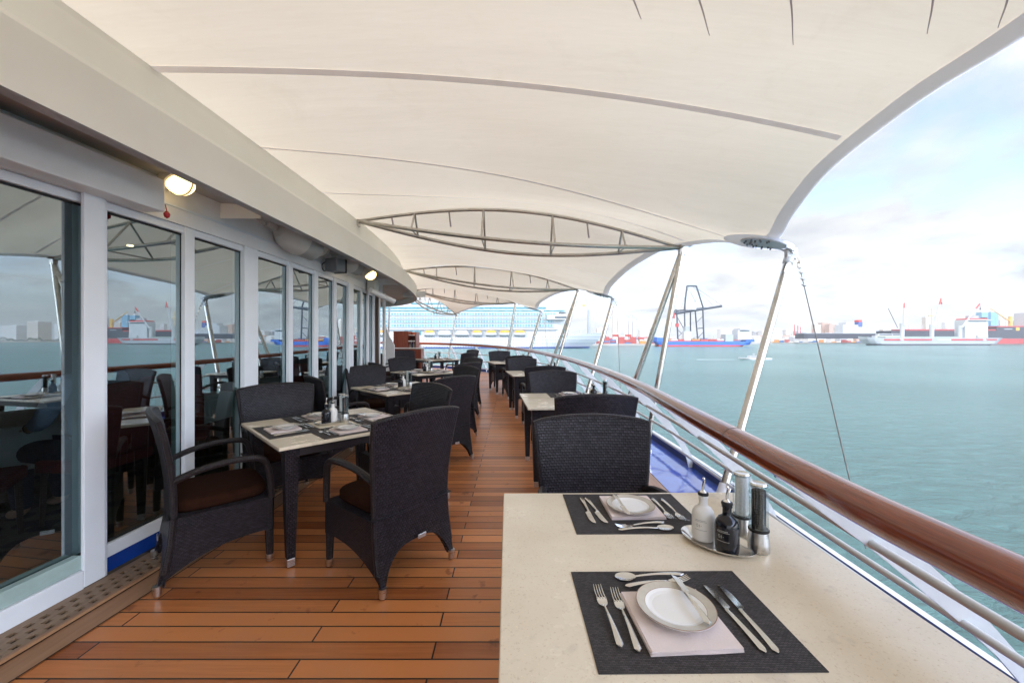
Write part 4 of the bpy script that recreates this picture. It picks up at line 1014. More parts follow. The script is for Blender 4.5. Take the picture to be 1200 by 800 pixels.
proto = make_chair(); used = [False]
def place_chair(x, y, deg, label, group):
    if not used[0]:
        used[0] = True; c = proto; c['label'] = label; c['group'] = group; c.location = (x, y, sheer(y) + .008); c.rotation_euler = (0, 0, R(deg)); return c
    return dup(proto, (x, y, sheer(y) + .008), R(deg), label, group)
GL = 'dark wicker armchairs at the left tables'; GR = 'dark wicker armchairs at the right tables'
chairs = [
 (-1.885, 2.524, -47, 'side on dark wicker armchair with brown cushion by the windows at the nearest left table', GL),
 (-.755, 2.50, 52, 'dark wicker armchair showing its back and small metal tag at the nearest left table', GL),
 (-1.96, 3.44, -137, 'dark wicker armchair against the window on the far side of the nearest left table', GL),
 (-.93, 3.45, 135, 'dark wicker armchair on the aisle at the far side of the nearest left table', GL),
 (-1.99, 4.56, -47, 'dark wicker armchair at the window on the near side of the second left table', GL),
 (-.83, 4.56, 52, 'dark wicker armchair backing the aisle on the near side of the second left table', GL),
 (-2.02, 5.82, -137, 'dark wicker armchair at the window on the far side of the second left table', GL),
 (-.88, 5.72, 132, 'dark wicker armchair on the aisle at the far side of the second left table', GL),
 (-2.15, 6.95, -47, 'dark wicker armchair at the window on the near side of the third left table', GL),
 (-.95, 6.95, 55, 'dark wicker armchair on the aisle at the near side of the third left table', GL),
 (-2.12, 8.15, -137, 'dark wicker armchair facing the camera on the far side of the third left table', GL),
 (-1.0, 8.1, 132, 'dark wicker armchair on the aisle at the far side of the third left table', GL),
 (-3.2, 10.3, -50, 'dark wicker armchair left of the farthest left table', GL),
 (-1.35, 10.4, 60, 'dark wicker armchair on the aisle at the near side of the farthest left table', GL),
 (-2.95, 11.4, -140, 'dark wicker armchair before the red wood cabinet at the farthest left table', GL),
 (-1.38, 11.75, 130, 'dark wicker armchair on the aisle at the far side of the farthest left table', GL),
 (.425, 1.86, 180, 'large dark wicker armchair facing the camera across the big front table', GR),
 (.62, 3.24, 2, 'dark wicker armchair with its back to the camera behind the first right chair', GR),
 (.53, 4.78, 184, 'dark wicker armchair facing the camera on the far side of the second right table', GR),
 (.47, 6.25, 6, 'dark wicker armchair with its back to the camera at the third right table', GR),
 (.25, 7.95, 190, 'dark wicker armchair facing the camera on the far side of the third right table', GR),
 (.10, 9.25, 12, 'dark wicker armchair with its back to the camera at the farthest right table', GR),
 (-.28, 10.95, 196, 'farthest right dark wicker armchair, by the handrail in front of the cruise ship', GR),
]
for c in chairs: place_chair(*c)

# ------------------------------------------------------------------ tables
SIDE = .97
def make_table():
    t = empty('dining_table', (0, 0, 0), 0, 'x', 'table')
    h = SIDE / 2
    q = MB(); q.span((-h, -h, .729), (h, h, .75)); q.build('table_top', M['stone'], t, bevel=.0035, seg=3)
    q = MB()
    for s_ in (-1, 1):
        q.span((-h + .07, s_ * (h - .07) - .012, .668), (h - .07, s_ * (h - .07) + .012, .7285)); q.span((s_ * (h - .07) - .012, -h + .083, .668), (s_ * (h - .07) + .012, h - .083, .7285))
    q.build('apron', M['weave_edge'], t)
    for sx_ in (-1, 1):
        for sy_ in (-1, 1):
            cx, cy = sx_ * (h - .085), sy_ * (h - .085); q = MB()
            a, b_ = .042, .023
            pts0 = [(cx + i * a, cy + j * a, .728) for i, j in ((-1, -1), (1, -1), (1, 1), (-1, 1))]
            pts1 = [(cx + i * b_, cy + j * b_, .05) for i, j in ((-1, -1), (1, -1), (1, 1), (-1, 1))]
            for k in range(4):
                j = (k + 1) % 4; q.add([pts1[k], pts1[j], pts0[j], pts0[k]], [(0, 1, 2, 3)], [[(0, 0), (.05, 0), (.085, .68), (0, .68)]])
            q.build('leg', M['weave'], t)
            q = MB(); q.span((cx - .022, cy - .022, 0), (cx + .022, cy + .022, .0495)); q.build('foot_cap', M['brushed'], t, bevel=.003)
    return t
tp = make_table()
def pt(x, y, deg): return (x, y, sheer(y) + .008), R(deg)
TAB = {}
tabs = [('F', .455, 1.172, 0.6, 'big cream stone front table beside the handrail', 'front table'),
 ('L1', -1.36, 3.01, 45, 'cream stone table set for four nearest the windows', 'nearest left table'),
 ('L2', -1.42, 5.2, 45, 'cream stone table set for four, second along the windows', 'second left table'),
 ('L3', -1.62, 7.55, 44, 'cream stone table set for four, third along the windows', 'third left table'),
 ('L4', -2.1, 11.1, 40, 'cream stone table farthest along the left row near the red wood cabinet', 'farthest left table'),
 ('R2', .60, 4.17, 3.6, 'glossy cream stone table second along the handrail side', 'second right table'),
 ('R3', .42, 7.35, 8, 'cream stone table third along the handrail side', 'third right table'),
 ('R4', -.08, 10.1, 15, 'cream stone table farthest along the handrail side', 'farthest right table')]
for i, (k, x, y, d, lab, short) in enumerate(tabs):
    loc, rz_ = pt(x, y, d)
    if i == 0: tp.location = loc; tp.rotation_euler = (0, 0, rz_); o = tp
    else: o = dup(tp, loc, rz_)
    o['label'] = lab; o['group'] = 'cream stone topped tables on dark legs'; TAB[k] = (Vector(loc), rz_, short)

# ------------------------------------------------------------------ tableware prototypes (local: diner at -y, z=0 on the cloth)
q = MB(); q.add([(-.222, -.166, 0), (.222, -.166, 0), (.222, .166, 0), (-.222, .166, 0), (-.222, -.166, .0018), (.222, -.166, .0018), (.222, .166, .0018), (-.222, .166, .0018)],
    [(0, 3, 2, 1), (4, 5, 6, 7), (0, 1, 5, 4), (1, 2, 6, 5), (2, 3, 7, 6), (3, 0, 4, 7)], [[(0, 0)] * 4, [(0, 0), (.444, 0), (.444, .332), (0, .332)]] + [[(0, 0)] * 4] * 4)
P_mat = q.build('place_mat', M['mat'])
q = MB()
for k, (w, h_, ox) in enumerate([(.097, .0955, 0), (.0955, .095, .0015), (.0965, .0945, -.001), (.095, .0955, .001)]):
    z0 = k * .0024
    q.grid(lambda u, v: (ox + (2 * u - 1) * w, (2 * v - 1) * h_ + .001 * math.sin(u * 7 + k), z0 + .0021 + .0008 * math.sin(u * 3 + v * 2 + k)), 10, 10)
    q.grid(lambda u, v: (ox + (2 * u - 1) * w, (2 * v - 1) * h_ + .001 * math.sin(u * 7 + k), z0 + .0002), 10, 10)
    for (a, b) in [((-1, -1), (1, -1)), ((1, -1), (1, 1)), ((1, 1), (-1, 1)), ((-1, 1), (-1, -1))]:
        q.add([(ox + a[0] * w, a[1] * h_, z0), (ox + b[0] * w, b[1] * h_, z0), (ox + b[0] * w, b[1] * h_, z0 + .0022), (ox + a[0] * w, a[1] * h_, z0 + .0022)], [(0, 1, 2, 3)])
P_nap = q.build('napkin', M['napkin'], smooth=True)
P_plate = empty('side_plate', (0, 0, 0), 0, 'x', 'plate')
q = MB(); q.lathe([(.002, .0075), (.050, .0075), (.060, .0095), (.0655, .0118)], (0, 0, 0), 64); 
q.v = q.v; q.f = q.f[:-1]; q.uv = q.uv[:-1]; q.mi = q.mi[:-1]
b0 = MB(); 
def ring(prof, name, mt_, n=64):
    m_ = MB()
    for i in range(len(prof) - 1):
        (r0, z0), (r1, z1) = prof[i], prof[i + 1]
        m_.grid(lambda u, v: ((r0 + (r1 - r0) * v) * math.cos(2 * math.pi * u), (r0 + (r1 - r0) * v) * math.sin(2 * math.pi * u), z0 + (z1 - z0) * v), n, 1, closeu=True)
    return m_.build(name, mt_, P_plate, smooth=True)
ring([(.001, .0075), (.050, .0076), (.059, .0090), (.0665, .0118)], 'well', M['plate'])
ring([(.0665, .0118), (.0673, .0121)], 'inner_line', M['rimline'])
ring([(.0673, .0121), (.0855, .0165)], 'rim', M['rim'])
ring([(.0855, .0165), (.0865, .0168), (.0872, .0160)], 'rim_line', M['rimline'])
ring([(.0872, .0160), (.0862, .0140), (.064, .0080), (.052, .0045), (.050, .000), (.046, .000), (.045, .0045), (.001, .0045)], 'underside', M['plate'])

def handle(q, y0, y1, w0=.0042, w1=.0085, z=.004, n=14, bow=.004):
    """flat cutlery handle from neck y0 (narrow) to end y1 (wide, rounded)"""
    top, bot = [], []
    for k in range(n + 1):
        t = k / n; w = w0 + (w1 - w0) * t ** 1.3
        if t > .93: w *= math.sqrt(max(0, 1 - ((t - .93) / .07) ** 2)) * .9 + .1
        y = y0 + (y1 - y0) * t; zz = z + bow * math.sin(math.pi * t)
        top.append((w, y, zz))
    b = len(q.v)
    for (w, y, zz) in top: q.v += [(-w, y, zz), (-w * .55, y, zz + .0022), (w * .55, y, zz + .0022), (w, y, zz), (w * .6, y, zz - .0015), (-w * .6, y, zz - .0015)]
    for i in range(n):
        for k in range(6):
            k2 = (k + 1) % 6; q.face((b + i * 6 + k, b + i * 6 + k2, b + i * 6 + 6 + k2, b + i * 6 + 6 + k))
    q.face([b + k for k in range(6)]); q.face([b + n * 6 + k for k in range(6)])
def make_fork(Lh=.205, s=1.0, name='fork'):
    q = MB(); handle(q, .045 * s, .045 * s - Lh * .62 * 1.0, .0030, .0082)
    # head
    def hd(u, v):
        w = interp([(0, .003), (.25, .0085), (.55, .0118), (1, .0120)], v) * s
        return ((2 * u - 1) * w, .045 * s + v * .032 * s, .004 + .0035 * math.sin(math.pi * v) * -1 + .001)
    q.grid(hd, 6, 6); q.grid(lambda u, v: tuple(Vector(hd(u, v)) - Vector((0, 0, .0014))), 6, 6)
    for k in range(4):
        x = (-.0099 + k * .0066) * s
        q.tube([(x, .074 * s, .0045), (x, .092 * s, .0035), (x * .96, .108 * s, .0065), (x * .93, .120 * s, .0105)], [.0019, .0018, .0014, .0008], 6, flat=.7)
    for v_ in range(len(q.v)): pass
    return q.build(name, M['steel'], smooth=True, auto=50)
def make_knife(Lb=.095, Lh=.13, w=.0105, name='knife'):
    q = MB(); handle(q, 0, -Lh, .0045, .0085, .004, bow=.0015)
    n = 14; b = len(q.v)
    for k in range(n + 1):
        t = k / n; ws = w * (1 if t < .55 else max(.04, math.sqrt(max(0, 1 - ((t - .55) / .45) ** 2)))) * (1 if t > .06 else .5 + t * 8)
        y = t * Lb; xl = -.0040 - 0 * t; xr = xl + ws * 1.7 if t < .98 else xl + .001
        q.v += [(xl, y, .0055), (xr, y, .0036), (xl, y, .0030)]
    for i in range(n):
        for k in range(3):
            k2 = (k + 1) % 3; q.face((b + i * 3 + k, b + i * 3 + k2, b + i * 3 + 3 + k2, b + i * 3 + 3 + k))
    return q.build(name, M['steel'], smooth=True, auto=25)
def make_spoon():
    q = MB(); handle(q, .05, -.085, .003, .0078)
    def bw_(u, v):
        a = 2 * math.pi * u; r = v
        return (r * math.sin(a) * .0185, .077 + r * math.cos(a) * .028, .0058 - .0048 * (1 - r * r) + .0012 * (1 - r))
    q.grid(bw_, 24, 8); q.grid(lambda u, v: tuple(Vector(bw_(u, v)) - Vector((0, 0, .0013 * (1)))), 24, 8)
    return q.build('spoon', M['steel'], smooth=True, auto=60)
P_fork = make_fork(); P_fork2 = make_fork(.185, .85, 'dessert_fork'); P_knife = make_knife(); P_butter = make_knife(.075, .105, .0095, 'butter_knife'); P_spoon = make_spoon()
protos = [P_mat, P_nap, P_plate, P_fork, P_fork2, P_knife, P_butter, P_spoon]
first = set()
def put(P, loc, rz_, label, cat, group, tilt=0):
    if P.name not in first: first.add(P.name); o = P
    else:
        o = P.copy(); COL.objects.link(o)
        for ch in list(P.children): c = ch.copy(); COL.objects.link(c); c.parent = o
    o.location = loc; o.rotation_euler = (tilt, 0, rz_); o.scale = (.93,) * 3 if cat in ('tray', 'bottle', 'grinder') else (1, 1, 1); tag(o, label, cat, group); return o
def setting(tab, lx, ly, ldeg, where, detail=3):
    T0, rz0, short = TAB[tab]; A = Matrix.Rotation(rz0, 3, 'Z'); B = Matrix.Rotation(R(ldeg), 3, 'Z')
    jr = random.Random(hash((tab, ldeg)) % 999 if False else int(ldeg * 7 + ord(tab[0]) * 31 + ord(tab[-1])))
    zt = .7502
    def w(x, y, z): return T0 + A @ (Vector((lx, ly, zt + z)) + B @ Vector((x, y, 0)))
    base = rz0 + R(ldeg); at = f'{where} of the {short}'
    put(P_mat, w(0, 0, 0), base, f'dark woven place mat on the {at}', 'place mat', 'dark place mats')
    put(P_nap, w(-.015, -.028, .0022), base + R(jr.uniform(-2, 4)), f'folded pink napkin on the {at}', 'napkin', 'folded napkins')
    put(P_plate, w(-.008, -.008, .0125), base, f'small beige rimmed plate on the {at}', 'plate', 'small side plates')
    if detail < 1: return
    put(P_butter, w(.030, .022, .030), base + R(10 if detail < 3 else 2), f'small knife across the plate, {at}', 'knife', 'small knives across the plates', tilt=R(-0))
    if detail < 2: return
    j = lambda a: jr.uniform(-a, a)
    put(P_fork, w(-.164, -.025 + j(.005), .002), base + R(2 + j(2)), f'fork outermost on the left of the {at}', 'fork', 'dinner forks')
    put(P_fork, w(-.128, -.038 + j(.005), .002), base + R(1 + j(2)), f'fork nearest the napkin on the {at}', 'fork', 'dinner forks')
    put(P_knife, w(.118, .005 + j(.004), .002), base + R(6 + j(2)), f'knife nearest the napkin on the {at}', 'knife', 'dinner knives')
    put(P_knife, w(.150, .006 + j(.004), .002), base + R(3 + j(2)), f'knife outermost on the right of the {at}', 'knife', 'dinner knives')
    put(P_spoon, w(-.005, .140, .002), base + R(93 + j(2)), f'dessert spoon above the plate on the {at}', 'spoon', 'dessert spoons')
    put(P_fork2, w(-.018, .108, .002), base + R(-80 + j(2)), f'dessert fork above the plate on the {at}', 'fork', 'dessert forks')
# front table settings
setting('F', -.072, -.242, 0, 'near setting', 3)
setting('F', -.020, .300, 180, 'far setting', 3)
for tb in ('L1', 'L2', 'L3', 'L4'):
    for (lx, ly, d, nm) in [(0, -.302, 0, 'near right setting'), (0, .302, 180, 'window side setting'), (.302, 0, 90, 'aisle side setting'), (-.302, 0, -90, 'near left setting')]:
        setting(tb, lx, ly, d, nm, {'L1': 3, 'L2': 2, 'L3': 1, 'L4': 0}[tb])
for tb in ('R2', 'R3', 'R4'):
    setting(tb, .05, .30, 180, 'far setting', {'R2': 2, 'R3': 1, 'R4': 0}[tb])
    setting(tb, .05, -.30, 0, 'near setting', {'R2': 2, 'R3': 0, 'R4': 0}[tb])
if 'x' == P_fork.get('label'): pass

# ------------------------------------------------------------------ condiments
def make_tray():
    q = MB(); q.lathe([(.002, .003), (.70, .003), (.80, .006), (.93, .012), (.985, .016), (1.0, .0165), (1.0, .0145), (.93, .0095), (.80, .001), (.7, 0), (.002, 0)], (0, 0, 0), 48)
    q.v = [(x * .118, y * .080, z) for x, y, z in q.v]
    return q.build('oval_tray', M['steel'], smooth=True, auto=50)
def make_bottle(mt_, name):
    t = empty(name, (0, 0, 0), 0, 'x', 'bottle')
    q = MB(); q.lathe([(.030, 0), (.0345, .004), (.036, .02), (.036, .082), (.034, .095), (.026, .108), (.016, .114), (.0135, .120), (.0135, .140), (.016, .142), (.016, .149), (.012, .150)], (0, 0, 0), 36)
    q.build('bottle_body', mt_, t, smooth=True, auto=50)
    q = MB(); q.lathe([(.0165, .150), (.0175, .153), (.0165, .158), (.008, .160)], (0, 0, 0), 24); q.build('stopper', M['rubber'], t, smooth=True)
    q = MB(); q.lathe([(.012, .160), (.009, .163), (.0055, .167)], (0, 0, 0), 16)
    q.tube(catmull([(0, 0, .163), (.001, 0, .185), (.004, 0, .200), (.0, 0, .208)], 5), [.0042] * 16, 10)
    q.build('pourer', M['steel'], t, smooth=True)
    q = MB()   # printed lines round the body
    def band(z, a0, a1, h):
        q.grid(lambda u, v: (.0363 * math.cos(a0 + (a1 - a0) * u), .0363 * math.sin(a0 + (a1 - a0) * u), z + h * v), 12, 1)
    a0 = R(-150)
    band(.070, a0, a0 + 1.1, .0009); band(.042, a0, a0 + 1.1, .0009)
    for k in range(9): band(.0735, a0 + .1 + k * .1, a0 + .15 + k * .1, .0022)
    # mark like "O|•"
    for k in range(16):
        a = a0 + .25 + .07 * math.cos(k * .393); z = .056 + .0045 * math.sin(k * .393); band(z, a - .016, a + .016, .0012)
    band(.0515, a0 + .42, a0 + .46, .009); band(.0555, a0 + .58, a0 + .63, .002)
    q.build('print', M['ink'] if 'white' in mt_.name else M['offwhite'], t)
    return t
def make_grinder(fill, name):
    t = empty(name, (0, 0, 0), 0, 'x', 'grinder')
    q = MB(); q.lathe([(.030, 0), (.0325, .003), (.0315, .03), (.0285, .062), (.0280, .066)], (0, 0, 0), 32); q.build('steel_base', M['brushed'], t, smooth=True, auto=50)
    q = MB(); q.lathe([(.0285, .0662), (.0305, .068), (.0305, .073), (.0285, .0748)], (0, 0, 0), 32); q.build('ring', M['rubber'], t, smooth=True)
    q = MB(); q.lathe([(.0282, .075), (.0290, .08), (.0275, .10), (.0285, .20), (.0300, .214)], (0, 0, 0), 32); q.build('glass_body', M['clear'], t, smooth=True, auto=60)
    q = MB(); q.lathe([(.0195, .076), (.0205, .08), (.0210, .196 if 'pepper' in fill.name else .200), (.0195, .198 if 'pepper' in fill.name else .207)], (0, 0, 0), 24); q.build('filling', fill, t, smooth=True)
    q = MB(); q.lathe([(.0255, .2142), (.0262, .217), (.024, .221), (.010, .2185), (.004, .2185)], (0, 0, 0), 32); q.build('cap', M['steel'], t, smooth=True)
    return t
P_tray = make_tray(); P_bw = make_bottle(M['ceramic_w'], 'oil_bottle'); P_bb = make_bottle(M['ceramic_b'], 'vinegar_bottle')
P_gp = make_grinder(M['pepper'], 'pepper_grinder'); P_gs = make_grinder(M['salt'], 'salt_grinder')
def condiments(tab, pts, order):
    T0, rz0, short = TAB[tab]; A = Matrix.Rotation(rz0, 3, 'Z')
    def w(x, y, z): return T0 + A @ Vector((x, y, .7502 + z))
    (tx, ty, tr), (wx, wy), (bx, by_), (gx, gy), (hx, hy) = pts
    put(P_tray, w(tx, ty, 0), rz0 + R(tr), f'oval steel tray with two bottles on the {short}', 'tray', 'oval steel trays')
    put(P_bw, w(wx, wy, .0035), R(-10), f'white ceramic oil bottle with pourer on the {short}', 'bottle', 'white oil bottles')
    put(P_bb, w(bx, by_, .0035), R(-20), f'black ceramic vinegar bottle with pourer on the {short}', 'bottle', 'black vinegar bottles')
    put(P_gp, w(gx, gy, 0), 0, f'clear pepper grinder full of dark peppercorns on the {short}', 'grinder', 'pepper grinders')
    put(P_gs, w(hx, hy, 0), 0, f'clear salt grinder on the {short}', 'grinder', 'salt grinders')
fx, fy = TAB['F'][0].x, TAB['F'][0].y
condiments('F', [(.640 - fx, 1.240 - fy, -50), (.610 - fx, 1.268 - fy), (.646 - fx, 1.195 - fy), (.745 - fx, 1.200 - fy), (.748 - fx, 1.292 - fy)], 0)
for tb in ('L1', 'L2', 'L3', 'L4'):
    condiments(tb, [(-.02, .02, 20), (.02, .035), (-.045, -.01), (.09, -.02), (.10, .06)], 0)
for tb in ('R2', 'R3', 'R4'):
    condiments(tb, [(.27, .02, -60), (.26, .06), (.25, -.03), (.37, -.03), (.40, .06)], 0)

# ------------------------------------------------------------------ service cabinet at the far end
zc = sheer(12.8)
sc_ = empty('service_cabinet', (0, 0, 0), 0, 'tall red brown wooden service cabinet with open shelves of bottles and a low counter', 'cabinet')
def cpx(px, D): return (px - CX) * D / F
D_ = 12.9; x0, x1, x2 = cpx(461, D_), cpx(478.3, D_), cpx(487.5, D_)
q = MB(); q.span((x0, D_, zc), (x1, D_ + .5, zc + 1.52)); q.span((x1, D_ + .42, zc), (x2, D_ + .5, zc + 1.5)); q.span((x2 - .03, D_, zc), (x2, D_ + .42, zc + 1.5)); q.span((x1 + .002, D_, zc), (x2 - .032, D_ + .42, zc + .95)); q.build('carcass', M['cabinet'], sc_, bevel=.004)
q = MB(); q.span((x1 + .003, D_ + .01, zc + 1.18), (x2 - .033, D_ + .41, zc + 1.215)); q.span((x1 + .003, D_ + .01, zc + 1.38), (x2 - .033, D_ + .41, zc + 1.40)); q.span((x0 + .02, D_ - .42, zc + .96), (cpx(494, 12.5), D_ - .003, zc + .99)); q.build('shelf', M['offwhite'], sc_, bevel=.003)
q = MB(); q.span((x1 - .15, D_ - .4, zc), (cpx(493.5, 12.5), D_ - .005, zc + .958)); q.build('counter', M['cabinet'], sc_, bevel=.004)
for k in range(7):
    q = MB(); xx = x1 + .03 + k * .032; hh = .2 + .03 * ((k * 7) % 4); zz = zc + .955
    q.lathe([(.014, 0), (.016, .01), (.016, hh * .6), (.006, hh * .75), (.006, hh)], (xx, D_ + .12 + .05 * (k % 2), zz), 12)
    o = q.build('bottle', [M['offwhite'], M['ceramic_w'], M['blue'], M['cloth']][k % 4], smooth=True); tag(o, 'small bottle standing on the open shelf of the red wood cabinet', 'bottle', 'bottles on the cabinet shelf')
# white end cheek, posts past the wall
def post(px, D, z0, z1, r, label, px2=None):
    t_ = [(cpx(px, D), D, z0), (cpx(px2 or px, D), D, z1)]
    q = MB(); q.tube(t_, r, 14); q.tube([(t_[0][0], D, z0), (t_[0][0], D, z0 + .03)], r * 2, 14); o = q.build('deck_post', M['white'], smooth=True); return tag(o, label, 'post')
post(450, 9.4, sheer(9.4), 2.45, .035, 'white upright post at the end of the window wall')
post(453.5, 12.2, sheer(12.2), 2.4, .025, 'thin slanted white pole left of the red wood cabinet', 456.5)
q = MB(); Dq = 11.2
poly = [(cpx(452, Dq), 0.1), (cpx(452, Dq), 1.72), (cpx(456, Dq), 1.45), (cpx(462, Dq), 1.2), (cpx(462, Dq), .1)]
poly = [(x, z) for x, z in poly]
q.prism(poly, lambda a, b: (a, Dq, b), lambda a, b: (a, Dq + .05, b)); o = q.build('wing_screen', M['white']); tag(o, 'low white wing screen beyond the window wall, left of the cabinet', 'screen')
# ------------------------------------------------------------------ harbour
WZ = -12.0; EH = CAMZ - WZ
def dist(py): return EH * F / (py - HY)
mb = MB(); mb.add([(-9000, -3000, WZ), (9000, -3000, WZ), (9000, 15000, WZ), (-9000, 15000, WZ)], [(0, 1, 2, 3)]); o = mb.build('water', M['water']); tag(o, kind='structure')

def px_x(px, D): return (px - CX) * D / F
def py_z(py, D): return CAMZ + (HY - py) * D / F
m_ = lambda n, c, r=.5, v=.08, s=.05: mat(n, c, r, var=v, scale=s)
B = dict(white=m_('ship_white', (.46, .48, .50)), navy=m_('hull_navy', (.02, .05, .20)), blue=m_('hull_blue', (.03, .13, .50)), redhull=m_('hull_red', (.42, .05, .05), .6, .2), black=m_('hull_black', (.03, .035, .05)),
  grey=m_('ship_grey', (.32, .35, .38)), crane=m_('crane_steel', (.06, .075, .10)), orange=m_('lifeboat_orange', (.80, .38, .05)), yellow=m_('crane_yellow', (.60, .42, .12)), conc=m_('quay_concrete', (.36, .34, .32), .8, .2),
  cR=m_('container_red', (.36, .07, .06), .6, .2), cB=m_('container_blue', (.05, .16, .36), .6, .2), cW=m_('container_white', (.58, .58, .57), .6, .1), cO=m_('container_orange', (.55, .24, .06), .6, .2), cG=m_('container_green', (.10, .26, .18), .6, .2),
  silo=m_('silo_concrete', (.60, .57, .53)), bA=m_('building_cream', (.55, .50, .44)), bB=m_('building_white', (.62, .62, .62)), bC=m_('building_grey', (.40, .42, .45)), bD=m_('building_terracotta', (.48, .32, .25)), bG=m_('building_blue_glass', (.14, .32, .48), .25), red=m_('crane_red', (.60, .06, .05)), glassd=m_('dark_windows', (.04, .06, .08), .2))

def facade(name, base, dark, wx, wz, frac=.35):
    """windows as a brick pattern on object coordinates (x,z)"""
    m, nt, b, out = newmat(name); tc = N(nt, 'ShaderNodeTexCoord'); sp = N(nt, 'ShaderNodeSeparateXYZ'); cb = N(nt, 'ShaderNodeCombineXYZ')
    nt.links.new(tc.outputs['Object'], sp.inputs[0]); ad = N(nt, 'ShaderNodeMath', operation='ADD'); nt.links.new(sp.outputs[0], ad.inputs[0]); nt.links.new(sp.outputs[1], ad.inputs[1])
    nt.links.new(ad.outputs[0], cb.inputs[0]); nt.links.new(sp.outputs[2], cb.inputs[1])
    br = N(nt, 'ShaderNodeTexBrick'); br.offset = 0; br.inputs['Scale'].default_value = 1; br.inputs['Brick Width'].default_value = wx; br.inputs['Row Height'].default_value = wz
    br.inputs['Mortar Size'].default_value = min(wx, wz) * frac; br.inputs['Mortar Smooth'].default_value = 0.1
    br.inputs['Color1'].default_value = (*dark, 1); br.inputs['Color2'].default_value = (*[c * 1.6 for c in dark], 1); br.inputs['Mortar'].default_value = (*base, 1)
    nt.links.new(cb.outputs[0], br.inputs['Vector']); nt.links.new(br.outputs['Color'], b.inputs['Base Color']); b.inputs['Roughness'].default_value = .5
    return m
M['balc'] = facade('balcony_band', (.48, .51, .53), (.10, .23, .265), 3.6, 40, .12)
M['holes'] = facade('porthole_hull', (.50, .52, .54), (.05, .09, .15), 3.4, 4.3, .40)

def hull(mb, x0, x1, y0, D, w, zt, zb, bow=14, stern=4, rake=8, sheerf=1.5, dirn=1):
    """closed ship hull with pointed raked bow at x1 (dirn=1) or x0 (dirn=-1)"""
    Ls = x1 - x0; n = 28; rows = []
    for i in range(n + 1):
        t = i / n; 
        for zl in range(1):
            pass
        rows.append(t)
    levels = [0, .25, .55, .8, 1.0]
    b = len(mb.v); per = (n + 1) * 2
    for lv_ in levels:
        z = zb + (zt - zb) * lv_
        pts = []
        for i in range(n + 1):
            t = i / n; xf = x0 + t * Ls
            # bow moves back at lower levels
            reach = x1 - rake * (1 - lv_) ** 1.2; xs = x0 + stern * (1 - lv_)
            x = xs + (reach - xs) * t
            d_b = (reach - x); wd = w / 2 * (1 - max(0, 1 - d_b / bow) ** (1.6 + lv_))
            d_s = (x - xs); wd *= (.75 + .25 * min(1, d_s / 8))
            zz = z + (sheerf * max(0, 1 - d_b / (bow * 1.8)) ** 2 if lv_ == 1 else 0)
            pts.append((x, max(.02, wd), zz))
        if dirn < 0: pts = [(x0 + x1 - x, wd, z) for x, wd, z in pts]
        for (x, wd, z) in pts: mb.v.append((x, D - wd, z))
        for (x, wd, z) in pts[::-1]: mb.v.append((x, D + wd, z))
    for l_ in range(len(levels) - 1):
        for k in range(per):
            k2 = (k + 1) % per; mb.face((b + l_ * per + k, b + l_ * per + k2, b + (l_ + 1) * per + k2, b + (l_ + 1) * per + k))
    mb.face([b + k for k in range(per)]); e = b + (len(levels) - 1) * per
    for k in range(n): mb.face((e + k, e + k + 1, e + per - 2 - k, e + per - 1 - k))

# ---- cruise ship, D ~ 521 at the near side
D = dist(408.2); s = D / F
cs = empty('cruise_ship', (px_x(560, D), D, WZ), 0, 'huge white cruise ship with teal balcony bands and orange lifeboats', 'cruise ship')
def rel(mb, t): mb.v = [(x - t.location.x, y - t.location.y, z - t.location.z) for x, y, z in mb.v]; return mb
wS = 36; Dc = D + wS / 2
mb = MB(); hull(mb, px_x(392, D), px_x(709, D), 0, Dc, wS, py_z(394.5, D), WZ + .6, bow=70, stern=10, rake=18, sheerf=6)
rel(mb, cs).build('hull', M['holes'], cs, smooth=True, auto=30)
mb = MB(); hull(mb, px_x(393, D), px_x(694, D), 0, Dc, wS + .5, WZ + 1.9, WZ - 1, bow=55, stern=2, rake=1, sheerf=0); rel(mb, cs).build('waterline', B['navy'], cs)
def block(px0, px1, pyb, pyt, name, mt_, inset=0, dep=wS, par=cs, bev=0, Dx=None, Dy=None):
    DD = Dx or D; q = MB(); q.span((px_x(px0, DD), DD + inset, py_z(pyb, DD)), (px_x(px1, DD), DD + dep - inset, py_z(pyt, DD))); return rel(q, par).build(name, mt_, par, bevel=bev)
block(396, 661, 394.6, 386.2, 'lifeboat_deck', B['white'], 3.0)
block(398, 655, 386.2, 365.6, 'superstructure', B['white'], 1.2)
# rounded front
q = MB(); q.lathe([(1, 0), (1, 1)], (0, 0, 0), 24); zz0, zz1 = py_z(394, D), py_z(371, D); xr = px_x(655, D)
q.v = [(xr + x * 12, Dc + y * (wS / 2 - 1.4), zz0 + z * (zz1 - zz0)) for x, y, z in q.v]; rel(q, cs).build('front_block', B['white'], cs, smooth=True)
for k, (pt_, pb_, p1) in enumerate([(366.6, 368.9, 652), (371.0, 373.4, 650), (375.4, 377.8, 649), (380.0, 382.8, 648)]):
    q = MB(); x0, x1 = px_x(400, D), px_x(p1, D); q.span((x0, D + .7, py_z(pb_, D)), (x1, D + 1.3, py_z(pt_, D))); rel(q, cs).build('balcony_row', M['balc'], cs)
    q = MB(); q.span((x0, D + .3, py_z(pb_ + .45, D)), (x1 + 2, D + 1.35, py_z(pb_ + .02, D))); rel(q, cs).build('balcony_slab', B['white'], cs)
block(404, 665, 365.5, 362.8, 'upper_deck', B['white'], 2)
block(410, 662, 365.0, 363.2, 'window_band', M['teal'], 1.8, 1.0 + 3.6)
block(430, 652, 362.7, 358.0, 'lido_deck', B['white'], 4)
block(436, 640, 361.8, 359.4, 'window_band', M['teal'], 3.7, 8.4)
